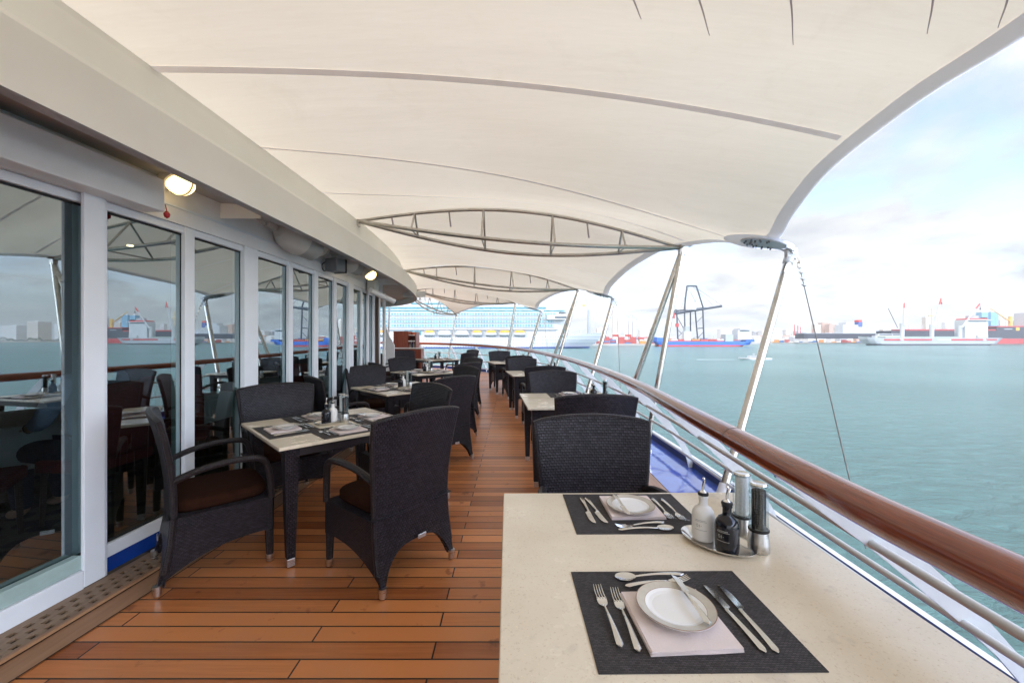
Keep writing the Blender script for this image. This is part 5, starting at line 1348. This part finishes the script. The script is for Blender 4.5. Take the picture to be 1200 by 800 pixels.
block(470, 600, 357.9, 351.5, 'sports_deck', B['white'], 8)
block(480, 590, 356.3, 354.2, 'window_band', M['teal'], 7.7, 16.4)
block(641, 663, 374.5, 369.0, 'bridge', B['white'], -3); block(650, 663.4, 372.8, 371.0, 'bridge_windows', B['glassd'], -3.2, -5.4 if 0 else wS)
q = MB(); xx = px_x(600, D); q.tube([(xx, Dc, py_z(358, D)), (xx + 4, Dc, py_z(343, D))], [9, 7], 16); rel(q, cs).build('funnel', B['white'], cs, smooth=True)
q = MB(); q.lathe([(1, 0), (1.3, .3), (1.0, .8), (.5, 1)], (0, 0, 0), 20); q.v = [(px_x(609, D) + x * 5, Dc + y * 5, py_z(355, D) + z * 7) for x, y, z in q.v]; rel(q, cs).build('radar_dome', B['white'], cs, smooth=True)
q = MB()
for (a, b) in [(470, 483), (556, 566)]: pass
q.span((px_x(473, D), D + 2.6, py_z(392.5, D)), (px_x(493, D), D + 3.1, py_z(387.3, D))); rel(q, cs).build('window_band', M['teal'], cs)
for k, (a, b, col) in enumerate([(440, 452, 'orange'), (497, 510, 'orange'), (513, 529, 'white'), (533, 550, 'white'), (553, 565, 'orange'), (569, 582, 'orange'), (585, 598, 'orange'), (602, 616, 'orange')]):
    xa, xb = px_x(a, D), px_x(b, D); L_ = (xb - xa); xm = (xa + xb) / 2
    q = MB(); q.tube([(xa, D - .5, py_z(391.2, D)), (xa + L_ * .15, D - .5, py_z(391.5, D)), (xb - L_ * .15, D - .5, py_z(391.5, D)), (xb, D - .5, py_z(391.2, D))], [.6, 2.4, 2.4, .6], 12, flat=.95)
    lb = rel(q, cs).build('lifeboat', B['white'], cs, smooth=True)
    q = MB(); q.tube([(xa + L_ * .06, D - .5, py_z(389.2, D)), (xa + L_ * .2, D - .5, py_z(388.7, D)), (xb - L_ * .2, D - .5, py_z(388.7, D)), (xb - L_ * .06, D - .5, py_z(389.2, D))], [.6, 2.1, 2.1, .6], 12, flat=.8)
    rel(q, cs).build('canopy', B[col], lb, smooth=True)
    q = MB()
    for xx in (xa + L_ * .05, xb - L_ * .05): q.span((xx - .25, D - 1.2, py_z(394.4, D)), (xx + .25, D + 2.8, py_z(386.3, D)))
    rel(q, cs).build('davit', B['grey'], cs)
q = MB(); q.span((px_x(681, D), Dc - 1, py_z(394, D)), (px_x(681, D) + .8, Dc, py_z(386, D))); rel(q, cs).build('foremast', B['white'], cs)

# ---- land, quays
def slab(name, pts, z0, z1, mt_, kind='structure'):
    q = MB(); n = len(pts); q.v += [(x, y, z1) for x, y in pts] + [(x, y, z0) for x, y in pts]; q.face(list(range(n)))
    for i in range(n): j = (i + 1) % n; q.face((i, j, n + j, n + i))
    o = q.build(name, mt_); tag(o, kind=kind); return o
Dq1 = dist(404.9); Dl = dist(401.8)
slab('container_quay', [(px_x(640, Dq1), Dq1), (px_x(792, Dq1), Dq1), (px_x(905, Dl - 150), Dl - 150), (px_x(905, Dl + 600), Dl + 600), (px_x(560, 1500), 1600)], WZ - 2, WZ + 3.0, B['conc'])
slab('far_shore', [(-2500, 1500), (px_x(880, 1050), 1060), (px_x(1010, 1000), 1010), (px_x(1300, 1000), 1060), (px_x(1500, 900), 900), (6000, 900), (6000, 9000), (-6000, 9000), (-6000, 1500)], WZ - 2, WZ + 1.8, mat('shore_ground', (.30, .28, .25), .9, var=.3, scale=.02))

# ---- blue cargo ship with gantry crane behind
D = dist(406.0); 
bs = empty('cargo_ship', (px_x(828, D), D, WZ), 0, 'blue hulled cargo ship with red waterline moored under the gantry crane', 'ship')
q = MB(); hull(q, px_x(770, D), px_x(886, D), 0, D + 11, 22, py_z(400.0, D), WZ + 2.4, bow=16, stern=5, rake=4, sheerf=1.5, dirn=1); rel(q, bs).build('hull', B['blue'], bs)
q = MB(); hull(q, px_x(772, D), px_x(876, D), 0, D + 11, 22.4, WZ + 2.5, WZ - 1, bow=14, stern=2, rake=1, sheerf=0, dirn=1); rel(q, bs).build('waterline', B['redhull'], bs)
bb = lambda a, b, yb, yt, n_, mt_, ins=3: block(a, b, yb, yt, n_, mt_, ins, 22, bs, 0, D)
bb(770.5, 779, 400.5, 395.5, 'forecastle', B['blue'], 2); bb(876, 885.5, 400.5, 397.5, 'poop', B['blue'], 3)
bb(866, 881, 398, 386.5, 'superstructure', B['white'], 3); bb(868, 880, 386.4, 384.8, 'bridge', B['white'], 2); bb(868.4, 879.6, 388.4, 387.2, 'window_band', B['glassd'], 2.8)
bb(852, 861, 400, 391.5, 'cargo_house', B['grey'], 4); bb(785, 850, 400.4, 399.0, 'hatch_covers', B['redhull'], 4)
bb(804, 812, 400, 388, 'deck_house', B['white'], 6); bb(805.5, 810.5, 387.9, 382, 'funnel', B['grey'], 7)
q = MB(); 
for px in (877, 792, 840): q.tube([(px_x(px, D), D + 11, py_z(399, D)), (px_x(px, D), D + 11, py_z(381 if px > 870 else 393, D))], .35, 6)
rel(q, bs).build('mast', B['white'], bs)
for k, (a, b, c) in enumerate([(781, 787, 'cO'), (788, 796, 'cW'), (797, 803, 'cR'), (813, 822, 'cO'), (823, 832, 'cR'), (833, 842, 'cR'), (843, 850, 'cW')]):
    bb(a, b, 398.9, 397.3, 'deck_cargo', B[c], 5)

Dg = D + 45
gc = empty('gantry_crane', (px_x(816, Dg), Dg, WZ + 3), 0, 'tall dark blue ship to shore gantry crane above the blue cargo ship', 'crane')
def beam(q, p0, p1, r): q.tube([p0, p1], r, 4)
def G(px, py, dy=0): return (px_x(px, Dg), Dg + dy, py_z(py, Dg))
q = MB()
for (a, b) in [((794.5, 401), (793, 364)), ((803, 401), (802, 360))]: beam(q, G(*a, 0), G(*b, 0), 1.3)
for (a, b) in [((816, 401), (816, 362)), ((825, 401), (821.5, 360))]: beam(q, G(*a, 22), G(*b, 22), 1.3)
beam(q, G(802, 362), G(805, 335), 1.4); beam(q, G(805, 335), G(816, 335, 0), 1.4); beam(q, G(816, 335), G(824.5, 362), 1.4); beam(q, G(823.5, 358), G(825, 401), 1.4)
beam(q, G(816, 385), G(825, 384), .8); beam(q, G(794, 372), G(803, 388), .6)
rel(q, gc).build('portal_frame', B['crane'], gc)
q = MB()
for k in range(20):
    xa_ = 787 + k * 2.2; ya_ = 364.5 - k * .19; beam(q, G(xa_, ya_, 3), G(xa_ + 1.1, 368 - k * .33, 3), .35); beam(q, G(xa_ + 1.1, 368 - k * .33, 3), G(xa_ + 2.2, ya_, 3), .35)
for a_, b_2 in [((794.2, 395), (803, 386)), ((803, 395), (794, 386)), ((816, 378), (824, 370)), ((816, 398), (825, 388))]: beam(q, G(*a_), G(*b_2), .5)
beam(q, G(787, 368), G(846, 358.5), 1.9); beam(q, G(787, 364.5, 6), G(830, 360, 6), 1.0); beam(q, G(788, 370), G(793, 363), 2.4); rel(q, gc).build('boom', B['crane'], gc)
q = MB(); 
for a, b in [((812, 336), (836, 358)), ((807, 336), (798, 361)), ((814, 336), (846, 358)), ((809, 342), (816, 355)), ((817, 350), (806, 361))]: beam(q, G(*a), G(*b), .28)
rel(q, gc).build('stays', B['crane'], gc)
q = MB(); q.span(G(803, 363, -3), G(815, 355, 6)); rel(q, gc).build('machinery_house', B['white'], gc)
q = MB(); q.span(G(786, 373, -3), G(790, 367, 3)); q.span(G(792, 383, -2), G(795, 379, 2)); rel(q, gc).build('cab', B['redhull'], gc)

# ---- container stacks on the quay : every container its own object
cm = {}
for cn, key in (('red', 'cR'), ('blue', 'cB'), ('white', 'cW'), ('orange', 'cO'), ('green', 'cG')):
    q = MB(); q.span((-6.1, -1.22, 0), (6.1, 1.22, 2.5))
    for k in range(24): q.span((-6.0 + k * .5, -1.26, .15), (-5.75 + k * .5, -1.22, 2.35))
    cm[cn] = q
protoc = {}
def container(x, y, z, cn, grp, lab):
    key = {'red': 'cR', 'blue': 'cB', 'white': 'cW', 'orange': 'cO', 'green': 'cG'}[cn]
    if cn not in protoc: o = cm[cn].build('shipping_container', B[key]); protoc[cn] = o
    else: o = protoc[cn].copy(); COL.objects.link(o)
    o.location = (x, y, z); tag(o, lab, 'container', grp)
rc = random.Random(5)
Dk = Dq1 + 30
colx = px_x(654, Dk); i = 0
scheme = ['blue', 'red', 'blue', 'blue', 'red', 'red', 'red', 'red', 'blue', 'red', 'red', 'red', 'orange', 'white', 'red', 'blue', 'red', 'red', 'white', 'red']
while colx < px_x(776, Dk):
    px = CX + colx * F / Dk
    H_ = rc.choice([3, 4, 5, 5, 6]) if px < 745 else rc.choice([2, 3, 4])
    if 687 < px < 695: H_ = 4
    base = scheme[i % len(scheme)]
    for k in range(H_):
        c = base if rc.random() < .62 else rc.choice(['red', 'red', 'blue', 'white', 'orange', 'green'])
        container(colx, Dk + (i % 3) * 5, WZ + 3.0 + k * 2.55, c, f'{c} containers stacked on the quay', f'{c} shipping container stacked on the quay left of the gantry crane')
    colx += 12.4 + (2.2 if i % 4 == 3 else 0); i += 1
colx = px_x(662, Dk + 60); i = 0
while colx < px_x(870, Dk + 60):
    px = CX + colx * F / (Dk + 60); H_ = rc.choice([4, 5, 6, 7]) if px < 790 else rc.choice([2, 3, 4])
    for k in range(H_ - 2, H_):
        c = rc.choice(['red', 'red', 'blue', 'white', 'red'])
        container(colx, Dk + 60, WZ + 3.0 + k * 2.55, c, f'{c} containers in the rear row', f'{c} shipping container in the rear row behind the front stacks')
    q = None; colx += 12.6; i += 1

def thing_box(name, px0, px1, pyb, pyt, D, mt_, label, cat, dep=25, extra=None):
    t = empty(name, (px_x((px0 + px1) / 2, D), D, WZ + 2), 0, label, cat)
    return t
# silos
Ds = Dk + 140
for k, (a, b, top) in enumerate([(718, 726, 361), (731.5, 736, 372), (736.3, 740.8, 371), (741, 745.5, 374)]):
    t = empty('silo', (px_x((a + b) / 2, Ds), Ds, WZ + 2), 0, ['tall pale square silo tower behind the containers', 'left of three round pale silos behind the containers', 'middle of three round pale silos behind the containers', 'right of three round pale silos behind the containers'][k], 'silo', 'pale silos behind the containers')
    hh = py_z(top, Ds) - WZ - 2; r = px_x(b, Ds) - px_x(a, Ds)
    q = MB()
    if k: q.lathe([(r / 2, 0), (r / 2, hh * .9), (r * .3, hh * .95), (r * .1, hh)], (0, 0, 0), 20)
    else: q.span((-r / 2, -6, 0), (r / 2, 6, hh)); q.span((-r * .3, -4, hh), (r * .2, 4, hh + 4))
    q.build('shaft', B['silo'], t, smooth=k > 0)
    q = MB(); q.tube([(r * .52, -r * .4, 0), (r * .52, -r * .4, hh + 4)], .5, 6); q.tube([(0, 0, hh), (0, 0, hh + 6)], .5, 6); q.build('pipe', B['grey'], t)
# far tower crane behind the bow
Dt = 700
t = empty('harbour_crane', (px_x(690, Dt), Dt, WZ + 2), 0, 'slender pale harbour crane rising behind the cruise ship bow', 'crane')
def T3(px, py): return (px_x(px, Dt) - t.location.x, 0, py_z(py, Dt) - t.location.z)
q = MB(); q.tube([T3(690, 400), T3(690, 363)], [3.2, 2.2], 8); q.build('tower', B['grey'], t)
q = MB(); q.tube([T3(690, 374), T3(684.5, 341)], [.9, .35], 6); q.tube([T3(692, 383), T3(699.5, 362)], [.8, .4], 6); q.build('jib', B['white'], t)
q = MB(); q.tube([T3(684.5, 341), T3(684.3, 357)], .12, 4); q.tube([T3(684.5, 341), T3(690, 363)], .15, 4); q.tube([T3(699.5, 362), T3(697, 385)], .15, 4); q.build('cable', B['grey'], t)
q = MB(); q.span(tuple(Vector(T3(682.4, 358.6)) - Vector((0, 1, 0))), tuple(Vector(T3(685.6, 357)) + Vector((0, 1, 0)))); q.build('hook_block', B['orange'], t)

# ---- patrol boat
D = dist(421.5); 
pb = empty('patrol_boat', (px_x(887, D), D, WZ), 0, 'small pale grey patrol boat with a white cabin crossing the harbour', 'boat')
q = MB(); hull(q, px_x(868, D), px_x(906, D), 0, D + 2.5, 5, py_z(419.6, D), WZ - .3, bow=7, stern=.3, rake=1.6, sheerf=.5, dirn=-1); rel(q, pb).build('hull', B['white'], pb)
q = MB(); q.span((px_x(880, D), D + 1, py_z(419.7, D)), (px_x(893, D), D + 4, py_z(416.9, D))); rel(q, pb).build('cabin', B['white'], pb, bevel=.25)
q = MB(); q.span((px_x(880.6, D), D + .95, py_z(418.2, D)), (px_x(892, D), D + 4.05, py_z(417.3, D))); rel(q, pb).build('windows', B['glassd'], pb)
q = MB(); q.tube([(px_x(886, D), D + 2.5, py_z(417, D)), (px_x(886, D), D + 2.5, py_z(413.8, D))], .08, 6); q.span((px_x(884.5, D), D + 2, py_z(415.4, D)), (px_x(887.5, D), D + 3, py_z(415.0, D))); rel(q, pb).build('mast', B['white'], pb)
q = MB(); q.v = []
q.grid(lambda u, v: (px_x(906, D) - 5 + u * 0, 0, 0), 1, 1) if 0 else None
wk = MB(); wk.grid(lambda u, v: (px_x(868, D) - 2 - u * 24, D + 2.5 + (2 * v - 1) * (.35 + u * .9), WZ + .05), 12, 4); o = wk.build('wake', mat('wake_foam', (.6, .68, .68), .6, var=.2, scale=1.5)); tag(o, kind='structure')

# ---- red, white and grey cargo ship with three cranes
D = dist(404.6)
rs = empty('cargo_ship', (px_x(1095, D), D, WZ), 0, 'pale grey cargo ship with red band and three white red tipped cranes', 'ship')
rb = lambda a, b, yb, yt, n_, mt_, ins=3, bev=0: block(a, b, yb, yt, n_, mt_, ins, 24, rs, bev, D)
q = MB(); hull(q, px_x(1012, D), px_x(1177.5, D), 0, D + 12, 24, py_z(395.8, D), WZ + 2.6, bow=22, stern=12, rake=9, sheerf=3, dirn=-1); rel(q, rs).build('hull', B['grey'], rs)
q = MB(); hull(q, px_x(1021, D), px_x(1166, D), 0, D + 12, 23.6, WZ + 3.2, WZ - 1, bow=18, stern=8, rake=2, sheerf=0, dirn=-1); rel(q, rs).build('waterline', B['black'], rs)
q = MB(); 
for (a, b) in [(1036, 1092), (1115, 1168)]: q.span((px_x(a, D), D - .35, py_z(398.9, D)), (px_x(b, D), D + .2, py_z(397.0, D)))
rel(q, rs).build('red_band', B['redhull'], rs)
q = MB(); q.span((px_x(1099, D), D - .36, py_z(398.6, D)), (px_x(1114, D), D + .1, py_z(397.4, D)))
for px in (1054, 1151):
    for k in (0, 2.4, 4.4):
        b_ = len(q.v); x = px_x(px + k * .6, D); q.v += [(x, D - .42, py_z(396.6, D)), (x + 1.6, D - .42, py_z(396.6, D)), (x + 4.2, D - .42, py_z(399.2, D)), (x + 2.6, D - .42, py_z(399.2, D))]; q.face((b_, b_ + 1, b_ + 2, b_ + 3))
rel(q, rs).build('hull_lettering', B['white'], rs)
rb(1040, 1130, 395.9, 394.2, 'hatch_covers', mat('hatch_green', (.26, .32, .28), .6), 4)
rb(1133.5, 1160, 396, 375.5, 'superstructure', B['white'], 3); rb(1135, 1163, 375.4, 374.4, 'bridge_roof', B['white'], 1); rb(1136, 1159, 374.3, 372.9, 'red_roof', B['red'], 2)
rb(1137, 1158, 376.8, 375.8, 'bridge_windows', B['glassd'], 2.8); rb(1161, 1163.5, 394, 371.5, 'funnel', B['black'], 8); rb(1146, 1158, 396, 392.6, 'lifeboat_house', B['white'], 0)
rb(1143, 1153, 372.8, 369.5, 'wheelhouse_top', B['grey'], 8)
for (bx, top, tx, ty) in [(1061, 378.5, 1061.6, 354.5), (1096, 380, 1105, 349), (1129, 381, 1150.5, 355.5)]:
    q = MB(); q.tube([(px_x(bx, D), D + 6, py_z(396, D)), (px_x(bx, D), D + 6, py_z(top, D))], [3.0, 3.6], 12); cr = rel(q, rs).build('crane', B['white'], rs, smooth=True)
    a = Vector((px_x(bx, D), D + 3, py_z(top + 3, D))); b = Vector((px_x(tx, D), D + 3, py_z(ty, D))); mm = a.lerp(b, .78)
    q = MB(); q.tube([a, mm], [1.7, 1.0], 8); rel(q, rs).build('jib', B['white'], cr)
    q = MB(); q.tube([mm, b], [1.2, .9], 8); rel(q, rs).build('jib_tip', B['red'], cr)
    q = MB(); q.tube([b, b + Vector((.8, 0, -8))], .25, 5); q.tube([b + Vector((.8, 0, -8)), b + Vector((.8, 0, -11))], .9, 6); rel(q, rs).build('hook', B['black'], cr)
q = MB(); q.tube([(px_x(1057, D), D + 8, py_z(384, D)), (px_x(1045.5, D), D + 8, py_z(360.5, D))], .45, 6); rel(q, rs).build('derrick', B['black'], rs)
q = MB(); q.tube([(px_x(1105, D), D + 20, py_z(392, D)), (px_x(1105, D), D + 20, py_z(360, D))], .7, 6); q.span((px_x(1102, D), D + 19, py_z(370, D)), (px_x(1107.5, D), D + 21, py_z(369, D))); rel(q, rs).build('yellow_mast', B['yellow'], rs)

# ---- big bulk carrier behind
D = 830
bk = empty('bulk_carrier', (px_x(1140, D), D, WZ), 0, 'long black and red bulk carrier moored behind the pale cargo ship', 'ship')
kb = lambda a, b, yb, yt, n_, mt_, ins=3: block(a, b, yb, yt, n_, mt_, ins, 34, bk, 0, D)
kb(1044, 1262, 396.5, 387.4, 'upper_hull', B['black'], 0); kb(1046, 1260, 402.8, 396.6, 'lower_hull', B['redhull'], .4); kb(1062, 1262, 387.3, 385.6, 'red_deck_edge', B['redhull'], 1)
kb(1168, 1262, 387.3, 383.2, 'raised_bow', B['black'], .0); kb(1170, 1262, 383.1, 381.8, 'bow_bulwark', B['redhull'], 1); kb(1210, 1250, 383, 366, 'superstructure', B['white'], 3)
q = MB(); 
for k in range(7): q.span((px_x(1177 + k * 1.35, D), D - .3, py_z(385.9, D)), (px_x(1178 + k * 1.35, D), D + .1, py_z(385.0, D)))
rel(q, bk).build('name_lettering', B['white'], bk)
q = MB(); q.span((px_x(1190.5, D), D - .32, py_z(387.2, D)), (px_x(1194.5, D), D + .1, py_z(383.6, D))); rel(q, bk).build('bow_mark', B['orange'], bk)
q = MB(); q.tube([(px_x(1196, D), D + 17, py_z(384, D)), (px_x(1196, D), D + 17, py_z(370, D))], 3.2, 10); c_ = rel(q, bk).build('crane', B['yellow'], bk)
q = MB(); q.tube([(px_x(1194, D), D + 15, py_z(376, D)), (px_x(1170.5, D), D + 15, py_z(360.8, D))], [1.4, .8], 6); rel(q, bk).build('jib', B['yellow'], c_)
for px in (1075, 1090, 1120): q = MB(); q.tube([(px_x(px, D), D + 17, py_z(386, D)), (px_x(px, D), D + 17, py_z(380, D))], .9, 6); rel(q, bk).build('vent_post', B['white'], bk)

# ---- white tanker and low black barge further left
D = 960
tk = empty('tanker', (px_x(1000, D), D, WZ), 0, 'distant dark hulled tanker with white superstructure and blue red topped funnel', 'ship')
tb = lambda a, b, yb, yt, n_, mt_, ins=3: block(a, b, yb, yt, n_, mt_, ins, 30, tk, 0, D)
tb(942, 1048, 396.8, 390.9, 'hull', B['black'], 0); tb(944, 1046, 390.8, 390.0, 'deck_line', B['grey'], 1)
tb(989, 1007, 391, 380.5, 'superstructure', B['white'], 3); tb(993, 1003, 380.4, 377.5, 'bridge', B['white'], 4); tb(1007.2, 1016, 391, 383, 'engine_casing', B['white'], 5)
tb(1009.5, 1014.5, 382.9, 377.0, 'funnel', m_('funnel_blue', (.05, .10, .30)), 9); tb(1010, 1014, 376.9, 374.6, 'funnel_top', B['red'], 9); tb(1016.5, 1033, 391, 386, 'stern_house', B['white'], 6)
q = MB(); q.tube([(px_x(1003, D), D + 14, py_z(380, D)), (px_x(1003, D), D + 14, py_z(369.5, D))], .7, 6); q.tube([(px_x(1021, D), D + 14, py_z(386, D)), (px_x(1021, D), D + 14, py_z(372.5, D))], .6, 6); q.tube([(px_x(1001, D), D + 14, py_z(371.5, D)), (px_x(1005, D), D + 14, py_z(371.5, D))], .4, 5); rel(q, tk).build('mast', B['white'], tk)
# pair of yachts in front of it
for k, (a, b) in enumerate([(1026, 1050), (1040, 1060)]):
    Dy = 800 + 20 * k; y_ = empty('motor_yacht', (px_x((a + b) / 2, Dy), Dy, WZ), 0, ['white motor yacht left of the pale cargo ship bow', 'white motor yacht partly behind the pale cargo ship bow'][k], 'yacht', 'white yachts')
    block(a, b, 402.5, 393.2, 'hull', B['white'], 0, 9, y_, .6, Dy); block(a + 4, b - 3, 393.1, 390.8, 'cabin', B['white'], 1, 9, y_, .4, Dy); block(a + 5, b - 4, 392.6, 391.4, 'windows', B['glassd'], .9, 9, y_, 0, Dy)

# ---- quay clutter, sheds, skyline
rk = random.Random(11)
fac = {}
def building(px0, px1, top, D, key, label, cat='building', glass=None):
    t = empty('building', (px_x((px0 + px1) / 2, D), D, WZ + 1.8), 0, label, cat, 'far waterfront buildings')
    w = px_x(px1, D) - px_x(px0, D); h = py_z(top, D) - WZ - 1.8; dp = min(60, max(14, w * .8))
    if key not in fac:
        col = {'bA': (.55, .50, .44), 'bB': (.62, .62, .62), 'bC': (.40, .42, .45), 'bD': (.48, .34, .28), 'bG': (.16, .36, .52)}[key]
        fac[key] = facade('facade_' + key, col, tuple(c * .42 for c in col), 5.5, 4.0, .27)
    q = MB(); q.span((-w / 2, 0, 0), (w / 2, dp, h)); q.build('wall', fac[key], t)
    q = MB(); q.span((-w / 2 - .4, -.4, h + .01), (w / 2 + .4, dp + .4, h + 1.2)); 
    q.span((-w * .2, dp * .3, h + 1.2), (w * .15, dp * .6, h + 4.5)); q.build('roof', B['bB'] if key != 'bD' else B['bD'], t)
    return t
sky_list = [(845, 856, 386.5, 'bB'), (884, 890, 388.5, 'bC'), (893, 903, 388, 'bB'), (906, 916, 386, 'bA'), (921, 928, 387, 'bB'), (935, 945, 388, 'bC'), (955, 962, 380.5, 'bA'), (963, 971, 378.5, 'bD'), (972, 980, 380.5, 'bD'), (980.5, 986, 383, 'bA'), (1035, 1043, 386, 'bA'), (1066, 1072, 386, 'bB'),
 (1085, 1091, 371.5, 'bA'), (1091.5, 1100, 369.5, 'bC'), (1108, 1113, 378, 'bB'), (1150.5, 1158, 366, 'bG'), (1161.5, 1170, 365.5, 'bG'), (1172, 1178, 375, 'bA'), (1179, 1187, 374, 'bB'), (1188, 1192, 376, 'bA'), (1197, 1206, 371, 'bA'), (1215, 1228, 378, 'bB'), (1240, 1256, 372, 'bA'), (1270, 1283, 379, 'bC'), (1300, 1320, 368, 'bA'), (1335, 1350, 376, 'bB'),
 (700, 709, 385, 'bA'), (750, 760, 387, 'bB'), (764, 772, 386, 'bC'), (1380, 1400, 372, 'bA'), (1420, 1450, 378, 'bB')]
desc = {'bA': 'cream', 'bB': 'white', 'bC': 'grey', 'bD': 'terracotta', 'bG': 'blue glass'}
ref = [(700, 'behind the container quay'), (845, 'right of the gantry crane'), (884, 'in the gap before the leaning pole'), (930, 'between the leaning pole and the guy wire'), (955, 'in the cluster left of the white tanker'), (1035, 'behind the yachts'), (1085, 'behind the middle ship crane'), (1150, 'behind the cargo ship bridge'), (1172, 'right of the cargo ship bridge'), (1208, 'beyond the yellow crane')]
cnt = {}
for (a, b, tp_, k) in sky_list:
    w_ = [r for p, r in ref if p <= a][-1]; key = (desc[k], w_); cnt[key] = cnt.get(key, 0) + 1
    size = ('tall ' if tp_ < 377 else 'low ' if tp_ > 385 else '')
    nth = ['', 'next ', 'third '][min(2, cnt[key] - 1)]
    building(a, b, tp_, 1350 + 30 * (int(a) % 5), k, f'distant {size}{desc[k]} building, {nth or "first "}one {w_}')
# low sheds: a broken line of small roofs
for k in range(46):
    px = 868 + k * 9.3 + rk.uniform(-2, 2)
    if px > 1320: break
    key = rk.choice(['bB', 'bB', 'bA', 'bC', 'bD']); w = rk.uniform(4, 9); D = 1130 + rk.uniform(0, 120); top = rk.uniform(390.5, 395)
    t = empty('warehouse', (px_x(px, D), D, WZ + 1.8), 0, 'low pale waterfront shed in the far row along the shore', 'shed', 'low sheds along the far shore')
    ww_ = px_x(px + w, D) - px_x(px, D); h = py_z(top, D) - WZ - 1.8
    q = MB(); q.span((-ww_ / 2, 0, 0), (ww_ / 2, 20, h * .8)); q.build('wall', B[key], t)
    q = MB(); q.prism([(-ww_ / 2 - .5, h * .8), (ww_ / 2 + .5, h * .8), (0, h)], lambda a, b: (a, -.5, b), lambda a, b: (a, 20.5, b)); q.build('roof', B['bB'] if k % 3 else B['bD'], t)
# quay clutter in front of far shore
for k in range(60):
    px = 888 + k * 5.6 + rk.uniform(-1.5, 1.5); D = 1020 + rk.uniform(0, 50)
    if px > 1190: break
    c = rk.choice(['red', 'orange', 'white', 'white', 'red', 'blue'])
    if px > 1012 and px < 1178: continue
    for j in range(rk.choice([1, 1, 2, 3])):
        container(px_x(px, D), D, WZ + 1.8 + j * 2.55, c, f'{c} containers along the far shore', f'{c} shipping container on the far shore right of the leaning pole')
q = MB()
for (px, tp_) in [(931, 380), (935, 381), (938, 383), (953, 385), (1140, 384)]:
    D = 1200; t = empty('chimney', (px_x(px, D), D, WZ + 1.8), 0, 'thin dark industrial chimney on the far shore skyline', 'chimney', 'thin chimneys on the far shore')
    h = py_z(tp_, D) - WZ - 1.8; a = MB(); a.lathe([(1.6, 0), (1.0, h)], (0, 0, 0), 10); a.build('stack', B['redhull'], t); a = MB(); a.lathe([(1.2, h), (1.2, h + 1.5)], (0, 0, 0), 10); a.build('collar', B['bB'], t)
# moored pontoons
for k, px in enumerate((890, 897, 905)):
    pass
# far-off tree belt
q = MB(); rt = random.Random(3)
for k in range(5200):
    D = rt.uniform(1240, 1330); px = rt.uniform(560, 1500); x = px_x(px, D); hmax = 7 + 6 * math.sin(px * .11) + 4 * math.sin(px * .37 + 1)
    z = WZ + 1.8 + rt.random() ** .7 * max(2.5, hmax); r = rt.uniform(1.0, 2.6)
    a = Vector((rt.uniform(-1, 1), rt.uniform(-1, 1), rt.uniform(-1, 1))).normalized(); b = a.orthogonal().normalized(); c = a.cross(b)
    q.add([Vector((x, D, z)) + b * r, Vector((x, D, z)) - b * r * .6 + c * r, Vector((x, D, z)) - b * r * .6 - c * r], [(0, 1, 2)])
o = q.build('tree_belt', mat('distant_foliage', (.05, .085, .04), .9, var=.4, scale=.1)); tag(o, kind='stuff', label='low green belt of far off trees along the shore')

# ---- air
mb = MB(); mb.span((-8900, -2900, WZ - 1.0), (8900, 9500, 140)); hz_ = mb.build('haze', B['white'])
hm = bpy.data.materials.new('haze_air'); hm.use_nodes = True; hn = hm.node_tree; hn.nodes.clear()
ho = hn.nodes.new('ShaderNodeOutputMaterial'); hv = hn.nodes.new('ShaderNodeVolumePrincipled'); hv.inputs['Density'].default_value = .00013; hv.inputs['Color'].default_value = (.97, .985, 1, 1); hv.inputs['Anisotropy'].default_value = .2
hn.links.new(hv.outputs[0], ho.inputs['Volume']); hz_.data.materials.clear(); hz_.data.materials.append(hm); tag(hz_, kind='stuff', label='thin pale haze over the harbour')
